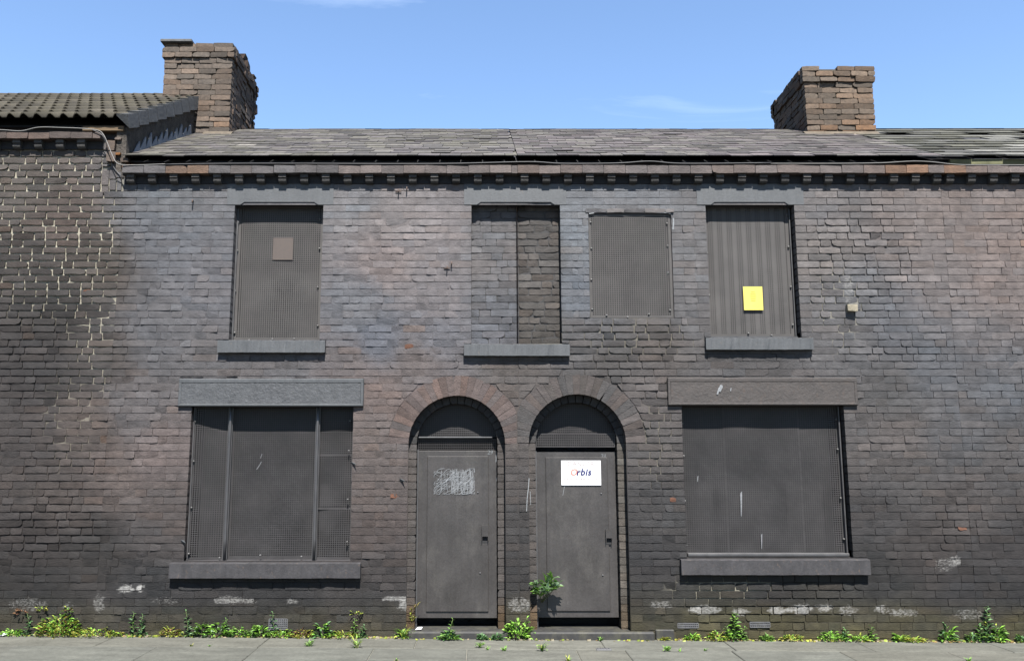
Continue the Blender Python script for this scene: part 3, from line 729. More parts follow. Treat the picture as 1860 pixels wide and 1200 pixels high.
# left house: interlocking concrete tiles
YEL = -0.10; ZEL = WZ(220, YEL); ZRL = WZ(178, RIDGE_Y)
roofL = roof_deck('L', X_L, X_29 - 0.0, ZEL, ZRL, YEL + 0.06, drop=0.035)
dyL, dzL, LL = slope(YEL, ZEL, ZRL); rnd = random.Random(33)
gl = 0.325; wl_ = 0.27; k = 0
while k * gl < LL - 0.05:
    s0 = k * gl; x = X_29 + 0.03 - wl_
    while x > X_L - wl_:
        c = mul(mixc(alb((124, 117, 104), .62), alb((104, 99, 80), .62), rnd.random() * .7), rnd.uniform(.6, 1.2)); mb = MB()
        prof = []
        for i in range(13):
            u = i / 12; ph = (u * 2) % 1.0
            hgt = 0.042 * max(0, sin(pi * min(1, ph / 0.6))) ** .8 if ph < 0.6 else 0.0
            prof.append((x + u * wl_ * 0.995, hgt))
        ln = min(gl + 0.05, LL - s0 + 0.03); vs = []; n = len(prof)
        for (s, lf) in ((s0, 0.034), (s0 + ln, 0.0)):
            for t in (0, 0.016):
                for (xx, hh) in prof:
                    nn = lf + hh + t
                    vs.append((xx, YEL + s * dyL - nn * dzL, ZEL + s * dzL + nn * dyL))
        fs = [(n + i, n + i + 1, 3 * n + i + 1, 3 * n + i) for i in range(n - 1)] + [(i, i + 1, n + i + 1, n + i) for i in range(n - 1)]
        fs += [(0, n, 3 * n, 2 * n), (n - 1, 3 * n - 1, 4 * n - 1, 2 * n - 1)]
        cs_ = [(*(mul(c, .62) if hh < .004 else c), 0) for _a in range(4) for (_x, hh) in prof]  # pans darkened in the vertex colour, standing for shade under the tile laps
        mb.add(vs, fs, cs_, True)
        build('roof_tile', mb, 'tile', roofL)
        x -= wl_
    k += 1
mb = MB(); mb.quad((X_L, 2 * RIDGE_Y - YEL, ZEL), (X_29, 2 * RIDGE_Y - YEL, ZEL), (X_29, RIDGE_Y, ZRL), (X_L, RIDGE_Y, ZRL), alb((110, 108, 95), .6)); build('rear_slope', mb, 'tile', roofL)
x = X_29 - 0.55
while x > X_L - .4:
    mb = MB(); zz = ZRL + 0.0
    prof = [(RIDGE_Y + .12 * cos(pi * i / 8), zz - .075 + .125 * sin(pi * i / 8)) for i in range(9)]
    mb.prism(prof, x - .44, x - .006, mul(alb((150, 142, 130), .6), rnd.uniform(.85, 1.15))); build('ridge_tile', mb, 'tile', roofL); x -= .45
# cloaked verge units and gable above the lower roof
for k in range(10):
    s0 = k * gl * 0.86 - 0.01; s1 = s0 + gl * 0.86 - 0.012
    mb = MB(); lf = 0.055
    def pt(x, s, n): return (x, YEL + s * dyL - n * dzL, ZEL + s * dzL + n * dyL)
    xa, xb = X_29 - 0.06, X_29 + 0.055
    top = [pt(xa, s0, lf + .02), pt(xb, s0, lf + .02), pt(xb, s1, lf), pt(xa, s1, lf)]
    bot = [pt(xa, s0, lf - .0), pt(xb, s0, lf - .125), pt(xb, s1, lf - .145), pt(xa, s1, lf - .02)]
    mb.add(top + bot, [(0, 1, 2, 3), (7, 6, 5, 4), (0, 4, 5, 1), (1, 5, 6, 2), (2, 6, 7, 3), (3, 7, 4, 0)])
    if s0 * dyL + YEL < 2.4: build('verge_unit', mb, 'verge', roofL)
mb = MB(); xg = X_29 + 0.012
mb.add([(xg, 0.0, CORN_T - .1), (xg, RIDGE_Y, CORN_T - .1), (xg, RIDGE_Y, ZRL - .06), (xg, YEL + .06, ZEL - .04), (xg - .1, 0.0, CORN_T - .1), (xg - .1, YEL + .06, ZEL - .04)], [(0, 1, 2, 3), (4, 0, 3, 5)])
build('gable_upstand', mb, 'hung', houses['L']['o'])
dyS, dzS, LS = slope(YE, ZE, ZR)
for k in range(11):                                       # stepped lead flashing
    s = 0.22 + k * 0.17
    y = YE + s * dyS; z = ZE + s * dzS; hh = 0.13 + 0.03 * (k % 3)
    mb = MB(); x = xg + 0.006
    mb.add([(x, y, z + .01), (x, y + .15, z + .01 + .15 * dzS / dyS), (x, y + .135, z + hh + .07), (x + .004, y, z + .01), (x + .02, y + .15, z + .01 + .15 * dzS / dyS), (x + .016, y + .135, z + hh + .07)],
           [(2, 1, 0), (3, 4, 5), (0, 1, 4, 3), (1, 2, 5, 4), (2, 0, 3, 5)])
    build('step_flashing', mb, 'lead', houses['29']['o'])
# exposed timber end and broken brick packing at the step between the two eaves
mb = MB(); r = rect(150, 224, 229, 237, -.06); mb.box(r[0], r[1], -.06, .03, r[2], r[3]); build('eaves_board', mb, 'wood', houses['L']['o'])
for (a, b, c, d, rd_) in ((196, 212, 258, 276, .1), (197, 213, 278, 296, .05), (212, 224, 252, 257, 0), (213, 222, 280, 284, .7), (222, 236, 290, 297, .05), (225, 245, 302, 308, .4)):
    r = rect(a, b, c, d); m2 = MB(); brick(m2, [(r[0], r[2]), (r[1], r[2]), (r[1], r[3]), (r[0], r[3])], -0.05, 0.12, 0.8, a * 3, 1.0, rd_ , painter=lambda x, z: alb((110, 100, 92)))
    build('packing_brick', m2, 'brick', houses['L']['o'])

# ------------------------------------------------------------------ chimneys
def chimney(key, x0, x1, y0, y1, zb, zt, seed, band, base_rgb, redk):
    rnd = random.Random(seed); h = houses[key]['o']
    core = MB(); core.box(x0 + .02, x1 - .02, y0 + .02, y1 - .02, zb, zt - .03, alb((120, 112, 98), .8))
    c = build('chimney', core, 'mortar', h); hid = MB()
    n = int(round((zt - zb) / 0.0725)); gz = (zt - zb) / n
    for k in range(n):
        z0 = zb + k * gz + .002; z1 = z0 + gz - .0055; pr = 0.028 if (n - 1 - k) in band else 0.0
        if k == n - 1: z1 -= 0.004
        # front (and rear) courses
        for face in (0, 1):
            x = x0 - pr - (0.055 if k % 2 else 0); i = 0
            seq = []
            while x < x1 + pr:
                w = 0.2165 if (k + i) % 3 else 0.2165; a, b = max(x, x0 - pr), min(x + w, x1 + pr)
                if b - a > .02: seq.append([a, b])
                x += w + .006; i += 1
            if len(seq) > 1 and seq[-1][1] - seq[-1][0] < .06: seq[-2][1] = seq[-1][1]; seq.pop()
            for a, b in seq:
                base = mul(alb(base_rgb), rnd.uniform(.75, 1.25))
                red = rnd.choice((0, 0, .02, .06, .1)) + (redk if k < 3 and rnd.random() < .55 else 0)
                if face == 0 and k == n - 1 and rnd.random() < .1: continue
                m_ = MB()
                off = rnd.uniform(-.006, .008)
                brick(m_, [(a, z0), (b, z0), (b, z1 + rnd.uniform(-.004, 0)), (a, z1)], (y0 - pr + off) if face == 0 else 0, 0.09, 0.9, rnd.randrange(10 ** 6), 1.0, red, painter=lambda X, Z, base=base: base)
                if face == 1: m_.v = [(p[0], y1 + pr - p[1], p[2]) for p in m_.v]; m_.f = [f[::-1] for f in m_.f]
                if face == 0: build('chimney_brick', m_, 'chimney', c)
                else: hid.v, hid.f = hid.v + m_.v, hid.f + [tuple(i_ + len(hid.v) for i_ in f) for f in m_.f]; hid.c += m_.c; hid.sm += m_.sm
        vis = 1 if (x0 + x1) / 2 < 0 else 0              # the side seen from the street
        for side in (0, 1):
            y = y0 + .105 - (0.055 if k % 2 else 0.11)
            while y < y1 - .1:
                a, b = max(y, y0 + .10), min(y + .2165, y1 - .1)
                if b - a > .03:
                    base = mul(alb(mixc(base_rgb, (104, 90, 82), .5)), rnd.uniform(.65, 1.25)); m_ = MB()
                    brick(m_, [(a, z0), (b, z0), (b, z1), (a, z1)], 0, .09, 0.95, rnd.randrange(10 ** 6), 1.0, rnd.choice((0, 0, .05, .12)), painter=lambda X, Z, base=base: base)
                    of = rnd.uniform(-.008, .012)
                    if side == 1: m_.v = [(x1 + pr - p[1] - of, p[0], p[2]) for p in m_.v]
                    else: m_.v = [(x0 - pr + p[1] + of, y0 + y1 - p[0], p[2]) for p in m_.v]
                    if side == vis: build('chimney_brick', m_, 'chimney', c)
                    else: hid.v, hid.f = hid.v + m_.v, hid.f + [tuple(i_ + len(hid.v) for i_ in f) for f in m_.f]; hid.c += m_.c; hid.sm += m_.sm
                y += .2265
    tag(build('brickwork', hid, 'chimney', c), kind='stuff')
    return c
CY0, CY1 = 1.92, 3.1
zbL = WZ(246, CY0); chL = chimney('29', WX(296.5, 150, CY0), WX(420, 150, CY0), CY0, CY1, zbL - .03, WZ(77, CY0), 3, (1, 2), (122, 111, 101), .05)
cap = MB(); r = rect(291, 348, 70.5, 75.5, CY0 - .06); cap.box(r[0], r[1], CY0 - .06, CY0 + .42, r[2], r[3], bev=.006); build('cap_slab', cap, 'verge', chL)
for (a, b, c, d) in ((298, 312, 76, 84), (313, 330, 76, 80)):
    m2 = MB(); r = rect(a, b, c, d, CY0); brick(m2, [(r[0], r[2]), (r[1], r[2]), (r[1], r[3]), (r[0], r[3])], CY0 + .02, .1, .9, a, 1, .0, painter=lambda X, Z: alb((120, 106, 96))); build('chimney_brick', m2, 'chimney', chL)
zbR = WZ(242, CY0); chR = chimney('31', WX(1463, 180, CY0), WX(1587, 180, CY0), CY0, CY1, zbR - .03, WZ(121, CY0), 8, (0, 1, 2), (121, 109, 97), .16)
# loose slate and mortar fragments clinging to the rear arris of the left stack
rnd = random.Random(4)
for (px, py, w, h_) in ((443, 106, 7, 8), (449, 120, 5, 14), (456, 139, 14, 4), (457, 156, 8, 12), (461, 172, 8, 16), (461, 196, 5, 18)):
    X, Z = W(px, py, CY1 - .05); m2 = MB(); s = 12.3 / F
    m2.box(X - w * s * .7, X + w * s * .5, CY1 - .12, CY1 + .04, Z - h_ * s / 2, Z + h_ * s / 2, alb((70, 56, 48)), jit=.014, rnd=rnd); build('loose_fragment', m2, 'chimney', chL)
for (px, py, w, h_) in ((1432, 162, 6, 9), (1424, 176, 5, 10), (1412, 200, 7, 14), (1411, 215, 6, 10)):
    X, Z = W(px, py, CY1 - .05); m2 = MB(); s = 12.3 / F
    m2.box(X - w * s * .5, X + w * s * .8, CY1 - .12, CY1 + .04, Z - h_ * s / 2, Z + h_ * s / 2, alb((70, 56, 48)), jit=.014, rnd=rnd); build('loose_fragment', m2, 'chimney', chR)
# mortar fillet and flashing at the feet of the stacks
for key, ch, xa, xb in (('29', chL, 372, 424), ('31', chR, 1458, 1592)):
    m2 = MB(); X0, X1 = WX(xa, 240, CY0), WX(xb, 240, CY0); zz = ZE + ((CY0 - .12 - YE) / dyS) * dzS
    m2.prism([(CY0 - .15, zz - .005), (CY0 - .02, zz + .10), (CY0 + .05, zz + .10), (CY0 + .05, zz)], X0, X1, alb((150, 138, 122), .7)); build('mortar_fillet', m2, 'mortar', ch)

# ------------------------------------------------------------------ windows
def perforated(x0, x1, z0, z1, Y, pitch, hole, margin=0.03, mask=None, bow=None, tilt=None):
    mb = MB(); bw = bow or (lambda x, z: 0.0)
    def pt(x, z): return (x, Y + bw(x, z), z)
    nx = max(1, int((x1 - x0 - 2 * margin) / pitch)); nz = max(1, int((z1 - z0 - 2 * margin) / pitch))
    px_, pz_ = (x1 - x0 - 2 * margin) / nx, (z1 - z0 - 2 * margin) / nz
    v = []; f = []
    def q(a, b, c, d):
        o = len(v); v.extend((pt(*a), pt(*b), pt(*c), pt(*d))); f.append((o, o + 1, o + 2, o + 3))
    xa, xb, za, zb = x0 + margin, x1 - margin, z0 + margin, z1 - margin
    m = 12
    for i in range(m):      # plain border
        u0, u1 = i / m, (i + 1) / m
        q((x0 + (x1 - x0) * u0, z0), (x0 + (x1 - x0) * u1, z0), (xa + (xb - xa) * u1, za), (xa + (xb - xa) * u0, za))
        q((xa + (xb - xa) * u0, zb), (xa + (xb - xa) * u1, zb), (x0 + (x1 - x0) * u1, z1), (x0 + (x1 - x0) * u0, z1))
        q((x0, z0 + (z1 - z0) * u0), (xa, za + (zb - za) * u0), (xa, za + (zb - za) * u1), (x0, z0 + (z1 - z0) * u1))
        q((xb, za + (zb - za) * u0), (x1, z0 + (z1 - z0) * u0), (x1, z0 + (z1 - z0) * u1), (xb, za + (zb - za) * u1))
    for i in range(nx):
        for j in range(nz):
            a, b = xa + i * px_, xa + (i + 1) * px_; c, d = za + j * pz_, za + (j + 1) * pz_
            if mask and not mask(i, j): q((a, c), (b, c), (b, d), (a, d)); continue
            g_ = (1 - hole) / 2 * px_; gz_ = (1 - hole) / 2 * pz_
            o = len(v)
            v.extend((pt(a, c), pt(b, c), pt(b, d), pt(a, d), pt(a + g_, c + gz_), pt(b - g_, c + gz_), pt(b - g_, d - gz_), pt(a + g_, d - gz_)))
            f.extend(((o, o + 1, o + 5, o + 4), (o + 1, o + 2, o + 6, o + 5), (o + 2, o + 3, o + 7, o + 6), (o + 3, o, o + 4, o + 7)))
    mb.add(v, f, (1, 1, 1), False)
    return mb
def lintel_plain(part, L, o):
    """flat stone with the underside cut away between chamfered stops"""
    x0, x1, z0, z1 = L; a, b = o['x0'], o['x1']; up = 0.028; st = 0.055
    poly = [(x0, z0), (a + st, z0), (a + st + .04, z0 + up), (b - st - .04, z0 + up), (b - st, z0), (x1, z0), (x1, z1), (x0, z1)]
    mb = MB(); mb.plate(poly, -0.006, 0.10); build('lintel', mb, 'stone', part)
def sill(part, S, proj, mat='stone', slope_=0.012):
    x0, x1, z0, z1 = S; mb = MB()
    prof = [(-proj, z0), (-proj, z1 - slope_ - .004), (-proj + .006, z1 - slope_), (0.13, z1 + .004), (0.13, z0)]
    n = 46; m = len(prof); vs = []; rr = random.Random(int(x0 * 977))
    for i in range(n + 1):
        x = x0 + (x1 - x0) * i / n; ch = rr.random() < .12; sag = .004 * noise.noise((x * 1.3, x0, 2))
        for j, (y, z) in enumerate(prof):
            if j in (0, 1, 2) : y += rr.uniform(-.0006, .0022) + (rr.uniform(.002, .008) if ch and j in (rr.choice((0, 1)), 2) else 0); z += rr.uniform(-.0012, .0012) + sag
            vs.append((x, y, z))
    fs = [(i * m + j, i * m + (j + 1) % m, (i + 1) * m + (j + 1) % m, (i + 1) * m + j) for i in range(n) for j in range(m)] + [tuple(range(m))[::-1], tuple(range(n * m, (n + 1) * m))]
    mb.add(vs, fs); build('sill', mb, mat, part)
def void(key, o, Y, name='window'):
    mb = MB(); x0, x1, z0, z1 = o['x0'] - .01, o['x1'] + .01, o['z0'] - .02, o['z1'] + .05
    mb.quad((x0, Y, z0), (x1, Y, z0), (x1, Y, z1), (x0, Y, z1))
    mb.quad((x0, .12, z0), (x1, .12, z0), (x1, Y, z0), (x0, Y, z0)); mb.quad((x0, Y, z1), (x1, Y, z1), (x1, .12, z1), (x0, .12, z1))
    mb.quad((x0, .12, z0), (x0, Y, z0), (x0, Y, z1), (x0, .12, z1)); mb.quad((x1, Y, z0), (x1, .12, z0), (x1, .12, z1), (x1, Y, z1))
    return build(name, mb, 'dark', houses[key]['o'])
def rough_lintel(part, L, mat='stone_rough'):
    x0, x1, z0, z1 = L; b = 0.045
    fr = MB(); y = -0.036; yi = -0.028
    fr.plate([(x0, z0), (x1, z0), (x1, z1), (x0, z1)], yi + .001, 0.10)
    fr.box(x0, x1, y, yi + .01, z1 - .042, z1 + .0, bev=.006); fr.box(x0, x1, y, yi + .01, z0, z0 + .026, bev=.006)
    fr.box(x0, x0 + .03, y + .001, yi + .01, z0 + .02, z1 - .036, bev=.005); fr.box(x1 - .03, x1, y + .001, yi + .01, z0 + .02, z1 - .036, bev=.005)
    lo = build('lintel', fr, 'stone' if mat == 'stone_rough' else 'stone_worn', part)
    g = MB(); nx, nz = 90, 12; vs = []; rr = random.Random(int(x0 * 100))
    for j in range(nz + 1):
        for i in range(nx + 1):
            x = x0 + .03 + (x1 - x0 - .06) * i / nx; z = z0 + .026 + (z1 - z0 - .068) * j / nz
            vs.append((x, yi - .004 + .003 * noise.noise((x * 45, z * 60, x0)) + rr.uniform(-.0009, .0009), z))
    g.add(vs, [(j * (nx + 1) + i, j * (nx + 1) + i + 1, (j + 1) * (nx + 1) + i + 1, (j + 1) * (nx + 1) + i) for i in range(nx) for j in range(nz)], (1, 1, 1), True)
    build('stippled_panel', g, mat, lo)

def wob(a, sx, sz, ph): return lambda x, z: a * noise.noise((x * sx + ph, z * sz, ph * 1.7))
# upper left window of 29: one mesh sheet
p = void('29', UL, .4); lintel_plain(p, LIN['UL'], UL); sill(p, SIL['UL'], .056)
build('security_screen', perforated(UL['x0'] + .004, UL['x1'] - .004, UL['z0'] + .004, UL['z1'] + .03, .105, .0215, .56, .035, bow=wob(.005, 2, 1.5, 3)), 'screen', p)
fr = MB(); r = UL; fr.box(r['x0'] + .003, r['x0'] + .018, .085, .12, r['z0'], r['z1'] + .02); build('screen_frame', fr, 'steel', p)
# bricked-up middle window: belongs to 31, recessed brick panel
infill_part = MB(); infill_part.quad((UM['x0'] - .01, .1055, UM['z0'] - .02), (UM['x1'] + .01, .1055, UM['z0'] - .02), (UM['x1'] + .01, .1055, UM['z1'] + .05), (UM['x0'] - .01, .1055, UM['z1'] + .05), alb((88, 87, 87)))
p = build('blocked_window', infill_part, 'mortar', houses['31']['o']); lintel_plain(p, LIN['UM'], UM); sill(p, SIL['UM'], .058)
rnd = random.Random(77); zj = UM['z1'] + .03; k = 0; xsplit = WX(942, 495)
while zj > UM['z0']:
    zb_ = zj - .0725
    for (l, r, left) in ((UM['x0'] + .002, xsplit, True), (xsplit + .001, UM['x1'] - .004, False)):
        for a, b, _s in fill_course(l, r, k + (0 if left else 1), False, False, False, rnd):
            m2 = MB(); g_ = -.0005 if left else .002
            px, py, _ = P((a + b) / 2, .1, zb_)
            base = mul(alb((100, 99, 101)) if left else alb((86, 82, 79)), 1.3)
            base = mul(base, .9 + .2 * rnd.random()); bz = min(1, max(0, (py - 500) / 120)); base = mixc(base, mul(alb((92, 94, 100)) if left else alb((78, 74, 70)), 1.3), bz)
            brick(m2, [(a + g_, zb_ + .003 + g_), (b - g_, zb_ + .003 + g_), (b - g_, zj - .003 - g_), (a + g_, zj - .003 - g_)], .098 + rnd.uniform(-.003, .002), .03, .6 if left else 1.0, rnd.randrange(10 ** 6), 1, rnd.choice((0, 0, .03)), painter=lambda x, z, base=base: base)
            build('infill_brick', m2, 'brick', p)
    zj = zb_; k += 1
# flush screened opening between the two upper windows of 31
p = void('31', FL, .35)
build('security_screen', perforated(FL['x0'] + .004, FL['x1'] - .004, FL['z0'] + .004, FL['z1'] - .004, .016, .0215, .55, .022, bow=wob(.005, 2, 2, 8)), 'screen', p)
xs_ = FL['x0'] - .03; kk = 0
while xs_ < FL['x1'] + .02:       # rough course over it
    w = R.uniform(.16, .23); m2 = MB(); b = min(xs_ + w, FL['x1'] + .03); zt = FL['z1']
    brick(m2, [(xs_ + .003, zt + .003), (b - .003, zt + .003), (b - .003, zt + .04), (xs_ + .003, zt + .045)], -.012, .05, 1.0, kk, 1, .06); build('ragged_brick', m2, 'brick', p); xs_ += w; kk += 1
# upper right window of 31: sheet with bands of punched holes
p = void('31', UR, .4); lintel_plain(p, LIN['UR'], UR); sill(p, SIL['UR'], .056)
def bands(i, j): return i % 5 < 3
scr = perforated(UR['x0'] + .004, UR['x1'] - .03, UR['z0'] + .02, UR['z1'] + .03, .10, .0195, .44, .03, mask=bands, bow=lambda x, z: 0.0 + .006 * noise.noise((x * 2, z * 2, 4)))
build('security_screen', scr, 'screen', p)
fr = MB(); fr.box(UR['x1'] - .03, UR['x1'] - .02, .08, .115, UR['z0'], UR['z1'] + .03); fr.box(UR['x0'] + .02, UR['x1'] - .01, .075, .115, UR['z0'] + .004, UR['z0'] + .024); build('screen_frame', fr, 'steel', p)
# ground window of 29: three sheets between two tubular posts
p = void('29', GL, .45); rough_lintel(p, LIN['GL']); sill(p, SIL['GL'], .066, 'stone_dark', slope_=.016)
xa, xb = WX(415, 880, .1), WX(575, 880, .1)
build('security_screen', perforated(GL['x0'] + .004, xa, GL['z0'] + .004, GL['z1'] + .03, .075, .0205, .58, .018, bow=lambda x, z: .05 * (x - GL['x0']) / .38 + .008 * noise.noise((x * 3, z * 2, 1))), 'screen_dark', p)
build('security_screen', perforated(xa, xb, GL['z0'] + .004, GL['z1'] + .03, .122, .0205, .58, .03, bow=lambda x, z: .012 * noise.noise((x * 2.4, z * 2.2, 2))), 'screen_dark', p)
z1_, z2_ = WZ(828, .11), WZ(925, .11)
for n_, (c, d, yy) in enumerate(((z1_, GL['z1'] + .03, .118), (z2_, z1_ + .02, .112), (GL['z0'] + .004, z2_ + .02, .118))):
    build('security_screen', perforated(xb, GL['x1'] - .004, c, d, yy, .0205, .58, .018, bow=lambda x, z, n_=n_: .022 * noise.noise((x * 3.2, z * 3, 5 + n_))), 'screen_dark', p)
for xx, sx in ((xa, .006), (xb, .002)):
    m2 = MB(); pts = [(xx + sx * noise.noise((z_ * 1.3, xx, 0)) * 1.5, .068, GL['z0'] + .012 + (GL['z1'] - GL['z0'] + .02) * z_ / 8) for z_ in range(9)]
    m2.tube(pts, .015, 8); m2.box(xx - .022, xx + .022, .078, .088, GL['z0'] + .005, GL['z1'] + .01); build('post', m2, 'steel', p)
fr = MB(); fr.box(GL['x0'] + .003, GL['x0'] + .016, .06, .12, GL['z0'], GL['z1']); build('screen_frame', fr, 'steel', p)
# ground window of 31
p = void('31', GR, .45); rough_lintel(p, LIN['GR'], 'stone_worn'); sill(p, SIL['GR'], .066, 'stone_dark', slope_=.014)
xa, xb = WX(1318, 872, .1), WX(1455, 872, .1); zz = WZ(820, .1)
def sheet(a, b, c, d, yy, n_): build('security_screen', perforated(a, b, c, d, yy, .0205, .54, .012, bow=lambda x, z: .012 * noise.noise((x * 2, z * 1.6, 11 + n_))), 'screen_dark', p)
sheet(GR['x0'] + .004, xa + .01, GR['z0'] + .03, GR['z1'] + .03, .112, 0); sheet(xa, xb + .01, GR['z0'] + .03, GR['z1'] + .03, .106, 1); sheet(xb, GR['x1'] - .03, GR['z0'] + .03, GR['z1'] + .03, .112, 2)
fr = MB(); fr.box(GR['x0'] + .02, GR['x1'] - .012, .05, .115, GR['z0'] + .003, GR['z0'] + .034, bev=.005); fr.box(GR['x1'] - .03, GR['x1'] - .018, .07, .12, GR['z0'] + .035, GR['z1'] + .02); build('screen_frame', fr, 'steel', p)
# paint runs on that screen
for (px, py, w, h_) in ((1346, 914, 3.6, 44), (1383, 982, 2.4, 26), (1267, 869, 2, 10)):
    m2 = MB(); X, Z = W(px, py, .1); s = 1 / 187; y = .088
    m2.plate([(X - w * s * .5, Z - h_ * s * .5), (X - w * s * .2, Z - h_ * s * .52), (X + w * s * .5, Z + h_ * s * .3), (X + w * s * .55, Z + h_ * s * .5), (X - w * s * .3, Z + h_ * s * .42)], y, y + .001); build('paint_run', m2, 'chalk', p)

def fixings(key, o, Y, seed):
    rnd_ = random.Random(seed); m3 = MB(); w = o['x1'] - o['x0']; hh = o['z1'] - o['z0']
    pts = [(o['x0'] + .022, o['z0'] + hh * t) for t in (.06, .35, .66, .9)] + [(o['x1'] - .045, o['z0'] + hh * t) for t in (.1, .4, .7, .92)] + [(o['x0'] + w * t, o['z0'] + .03) for t in (.2, .45, .7)]
    for (x, z) in pts: x += rnd_.uniform(-.006, .006); z += rnd_.uniform(-.03, .03); m3.tube([(x, Y + .02, z), (x, Y - .004, z)], .0085, 8)
    return m3
for key, o, Y in (('29', UL, .092), ('31', FL, .008), ('31', UR, .088), ('29', GL, .062), ('31', GR, .092)):
    wp = [c for c in houses[key]['o'].children if c.name.startswith('window') and abs(LOC[c.name].x - (o['x0'] + o['x1']) / 2) < .05 and abs(LOC[c.name].z - (o['z0'] - .02)) < .05][0]
    build('fixings', fixings(key, o, Y, int(o['x0'] * 50)), 'bolt', wp)

# ------------------------------------------------------------------ doorways
def doorway(key, d, leaf_px, mesh_py, leaf_top, num, left):
    h = houses[key]['o']; cx, r, zc, ro = d['cx'], d['r'], d['zc'], d['ro']
    rnd = random.Random(int(cx * 100) + 5)
    # ring of voussoirs
    ring = MB(); m = 24
    for i in range(m):
        a0, a1 = pi - pi * i / m, pi - pi * (i + 1) / m
        rr = min(ro, r + .19)
        pts = [(cx + q_ * cos(a), zc + q_ * sin(a)) for q_, a in ((r, a0), (r, a1), (rr, a1), (rr, a0))]
        ring.add([(x, .006, z) for x, z in pts], [(0, 1, 2, 3)], alb((82, 76, 74)))
    arch = build('door_arch', ring, 'mortar', h)
    nv = 27
    for i in range(nv):
        a0, a1 = pi * i / nv + .0014, pi * (i + 1) / nv - .0014
        def pp(q_, a):
            x = cx + q_ * cos(a)
            if left and x > MID - .004: q_ = max(r + .04, (MID - .004 - cx) / max(.01, cos(a)))
            if not left and x < MID + .004: q_ = max(r + .04, (MID + .004 - cx) / min(-.01, cos(a)))
            return (cx + q_ * cos(a), zc + q_ * sin(a))
        ow = ro + rnd.uniform(-.004, .002)
        q = [pp(r, a1), pp(r, a0), pp(ow, a0), pp(ow, a1)]
        px, py, _ = P(q[2][0], 0, q[2][1])
        if left: base = alb(rnd.choice(((114, 101, 97), (111, 99, 96), (108, 100, 98), (116, 101, 96))), .92); 
        else: base = alb(rnd.choice(((98, 92, 90), (94, 91, 90), (102, 94, 91), (90, 87, 86))), .95)
        m2 = MB(); brick(m2, q, -.003 + rnd.uniform(-.002, .002), .105, .2, rnd.randrange(10 ** 6), 1, rnd.choice((0, 0, .05)), painter=lambda x, z, base=base: base)
        build('voussoir', m2, 'brick', arch)
    # second order, set back half a brick
    ri = r - .072; yb = .10
    jamb = MB(); jamb.box(cx - r - .02, cx - r + .06, yb + .012, yb + .05, -.1, zc, alb((80, 77, 75))); jamb.box(cx + r - .06, cx + r + .02, yb + .012, yb + .05, -.1, zc, alb((80, 77, 75)))
    rev = build('door_reveal', jamb, 'mortar', h)
    z = zc; k = 0
    while z > 0.0:
        for s in (-1, 1):
            a, b = (cx - r - .01, cx - ri) if s < 0 else (cx + ri, cx + r + .01)
            px, py, _ = P(cx + s * r, 0, z); base = mixc(alb((92, 88, 86)), alb((104, 84, 56)), max(0, min(.8, (py - 1080) / 40)))
            if not left and s > 0: base = mixc(base, alb((110, 106, 96)), .4)
            m2 = MB(); brick(m2, [(a, z - .0725 + .003), (b, z - .0725 + .003), (b, z - .003), (a, z - .003)], yb + rnd.uniform(-.002, .002), .11, .3, rnd.randrange(10 ** 6), rnd.uniform(.9, 1.1), .02, painter=lambda x, zz_, base=base: base)
            build('reveal_brick', m2, 'brick', rev)
        z -= .0725
    for i in range(18):
        a0, a1 = pi * i / 18 + .006, pi * (i + 1) / 18 - .006
        q = [(cx + q_ * cos(a), zc + q_ * sin(a)) for q_, a in ((ri, a1), (ri, a0), (r + .01, a0), (r + .01, a1))]
        m2 = MB(); brick(m2, q, yb, .11, .3, rnd.randrange(10 ** 6), 1, 0, painter=lambda x, zz_: alb((80, 78, 77))); build('reveal_brick', m2, 'brick', rev)
    # steel door
    YD = .19
    l, rgt, top, bot = leaf_px; x0, x1 = WX(l, (top + bot) / 2, YD), WX(rgt, (top + bot) / 2, YD); z0, z1 = WZ(bot, YD), WZ(top, YD)
    x0 = max(x0, cx - ri + .004); x1 = min(x1, cx + ri - .004)
    lf = MB(); lf.box(x0, x1, YD, YD + .035, z0, z1, bev=.004)
    door = build('door', lf, 'door', h)
    pn = MB(); pn.box(x0 + .098, x1 - .085, YD - .013, YD + .002, z0 + .062, z1 - .055, bev=.0035); build('door_panel', pn, 'door', door)
    fr = MB(); fr.box(x0 - .002, x0 + .01, YD - .004, YD + .03, z0 - .09, z1 + .01); build('door_frame', fr, 'steel', door)
    # dark lobby behind
    vd = MB(); vd.quad((cx - r, .55, -.1), (cx + r, .55, -.1), (cx + r, .55, zc + r), (cx - r, .55, zc + r)); vd.quad((cx - r, .2, zc + r), (cx - r, .55, zc + r), (cx + r, .55, zc + r), (cx + r, .2, zc + r))
    vd.quad((cx - r, .21, -.1), (cx - r, .55, -.1), (cx - r, .55, zc + r), (cx - r, .21, zc + r)); vd.quad((cx + r, .55, -.1), (cx + r, .21, -.1), (cx + r, .21, zc + r), (cx + r, .55, zc + r))
    build('lobby', vd, 'dark', rev)
    # mesh fanlight, clipped to the arch, and the lower mesh strip
    def arcmask(xa, za, nx, nz, pxp, pzp):
        return lambda i, j: True
    zt = WZ(mesh_py[0], YD); fan = perforated(cx - ri, cx + ri, zt, zc + ri, YD + .004, .0205, .56, .004, bow=wob(.008, 3, 3, cx))
    keep = [f for f in fan.f if all((fan.v[i][0] - cx) ** 2 + max(0, fan.v[i][2] - zc) ** 2 < (ri + .03) ** 2 for i in f)]
    fan.f = keep; fan.sm = [False] * len(keep); build('fanlight_screen', fan, 'screen_dark', door)
    za, zb = WZ(mesh_py[2], YD), WZ(mesh_py[1], YD)
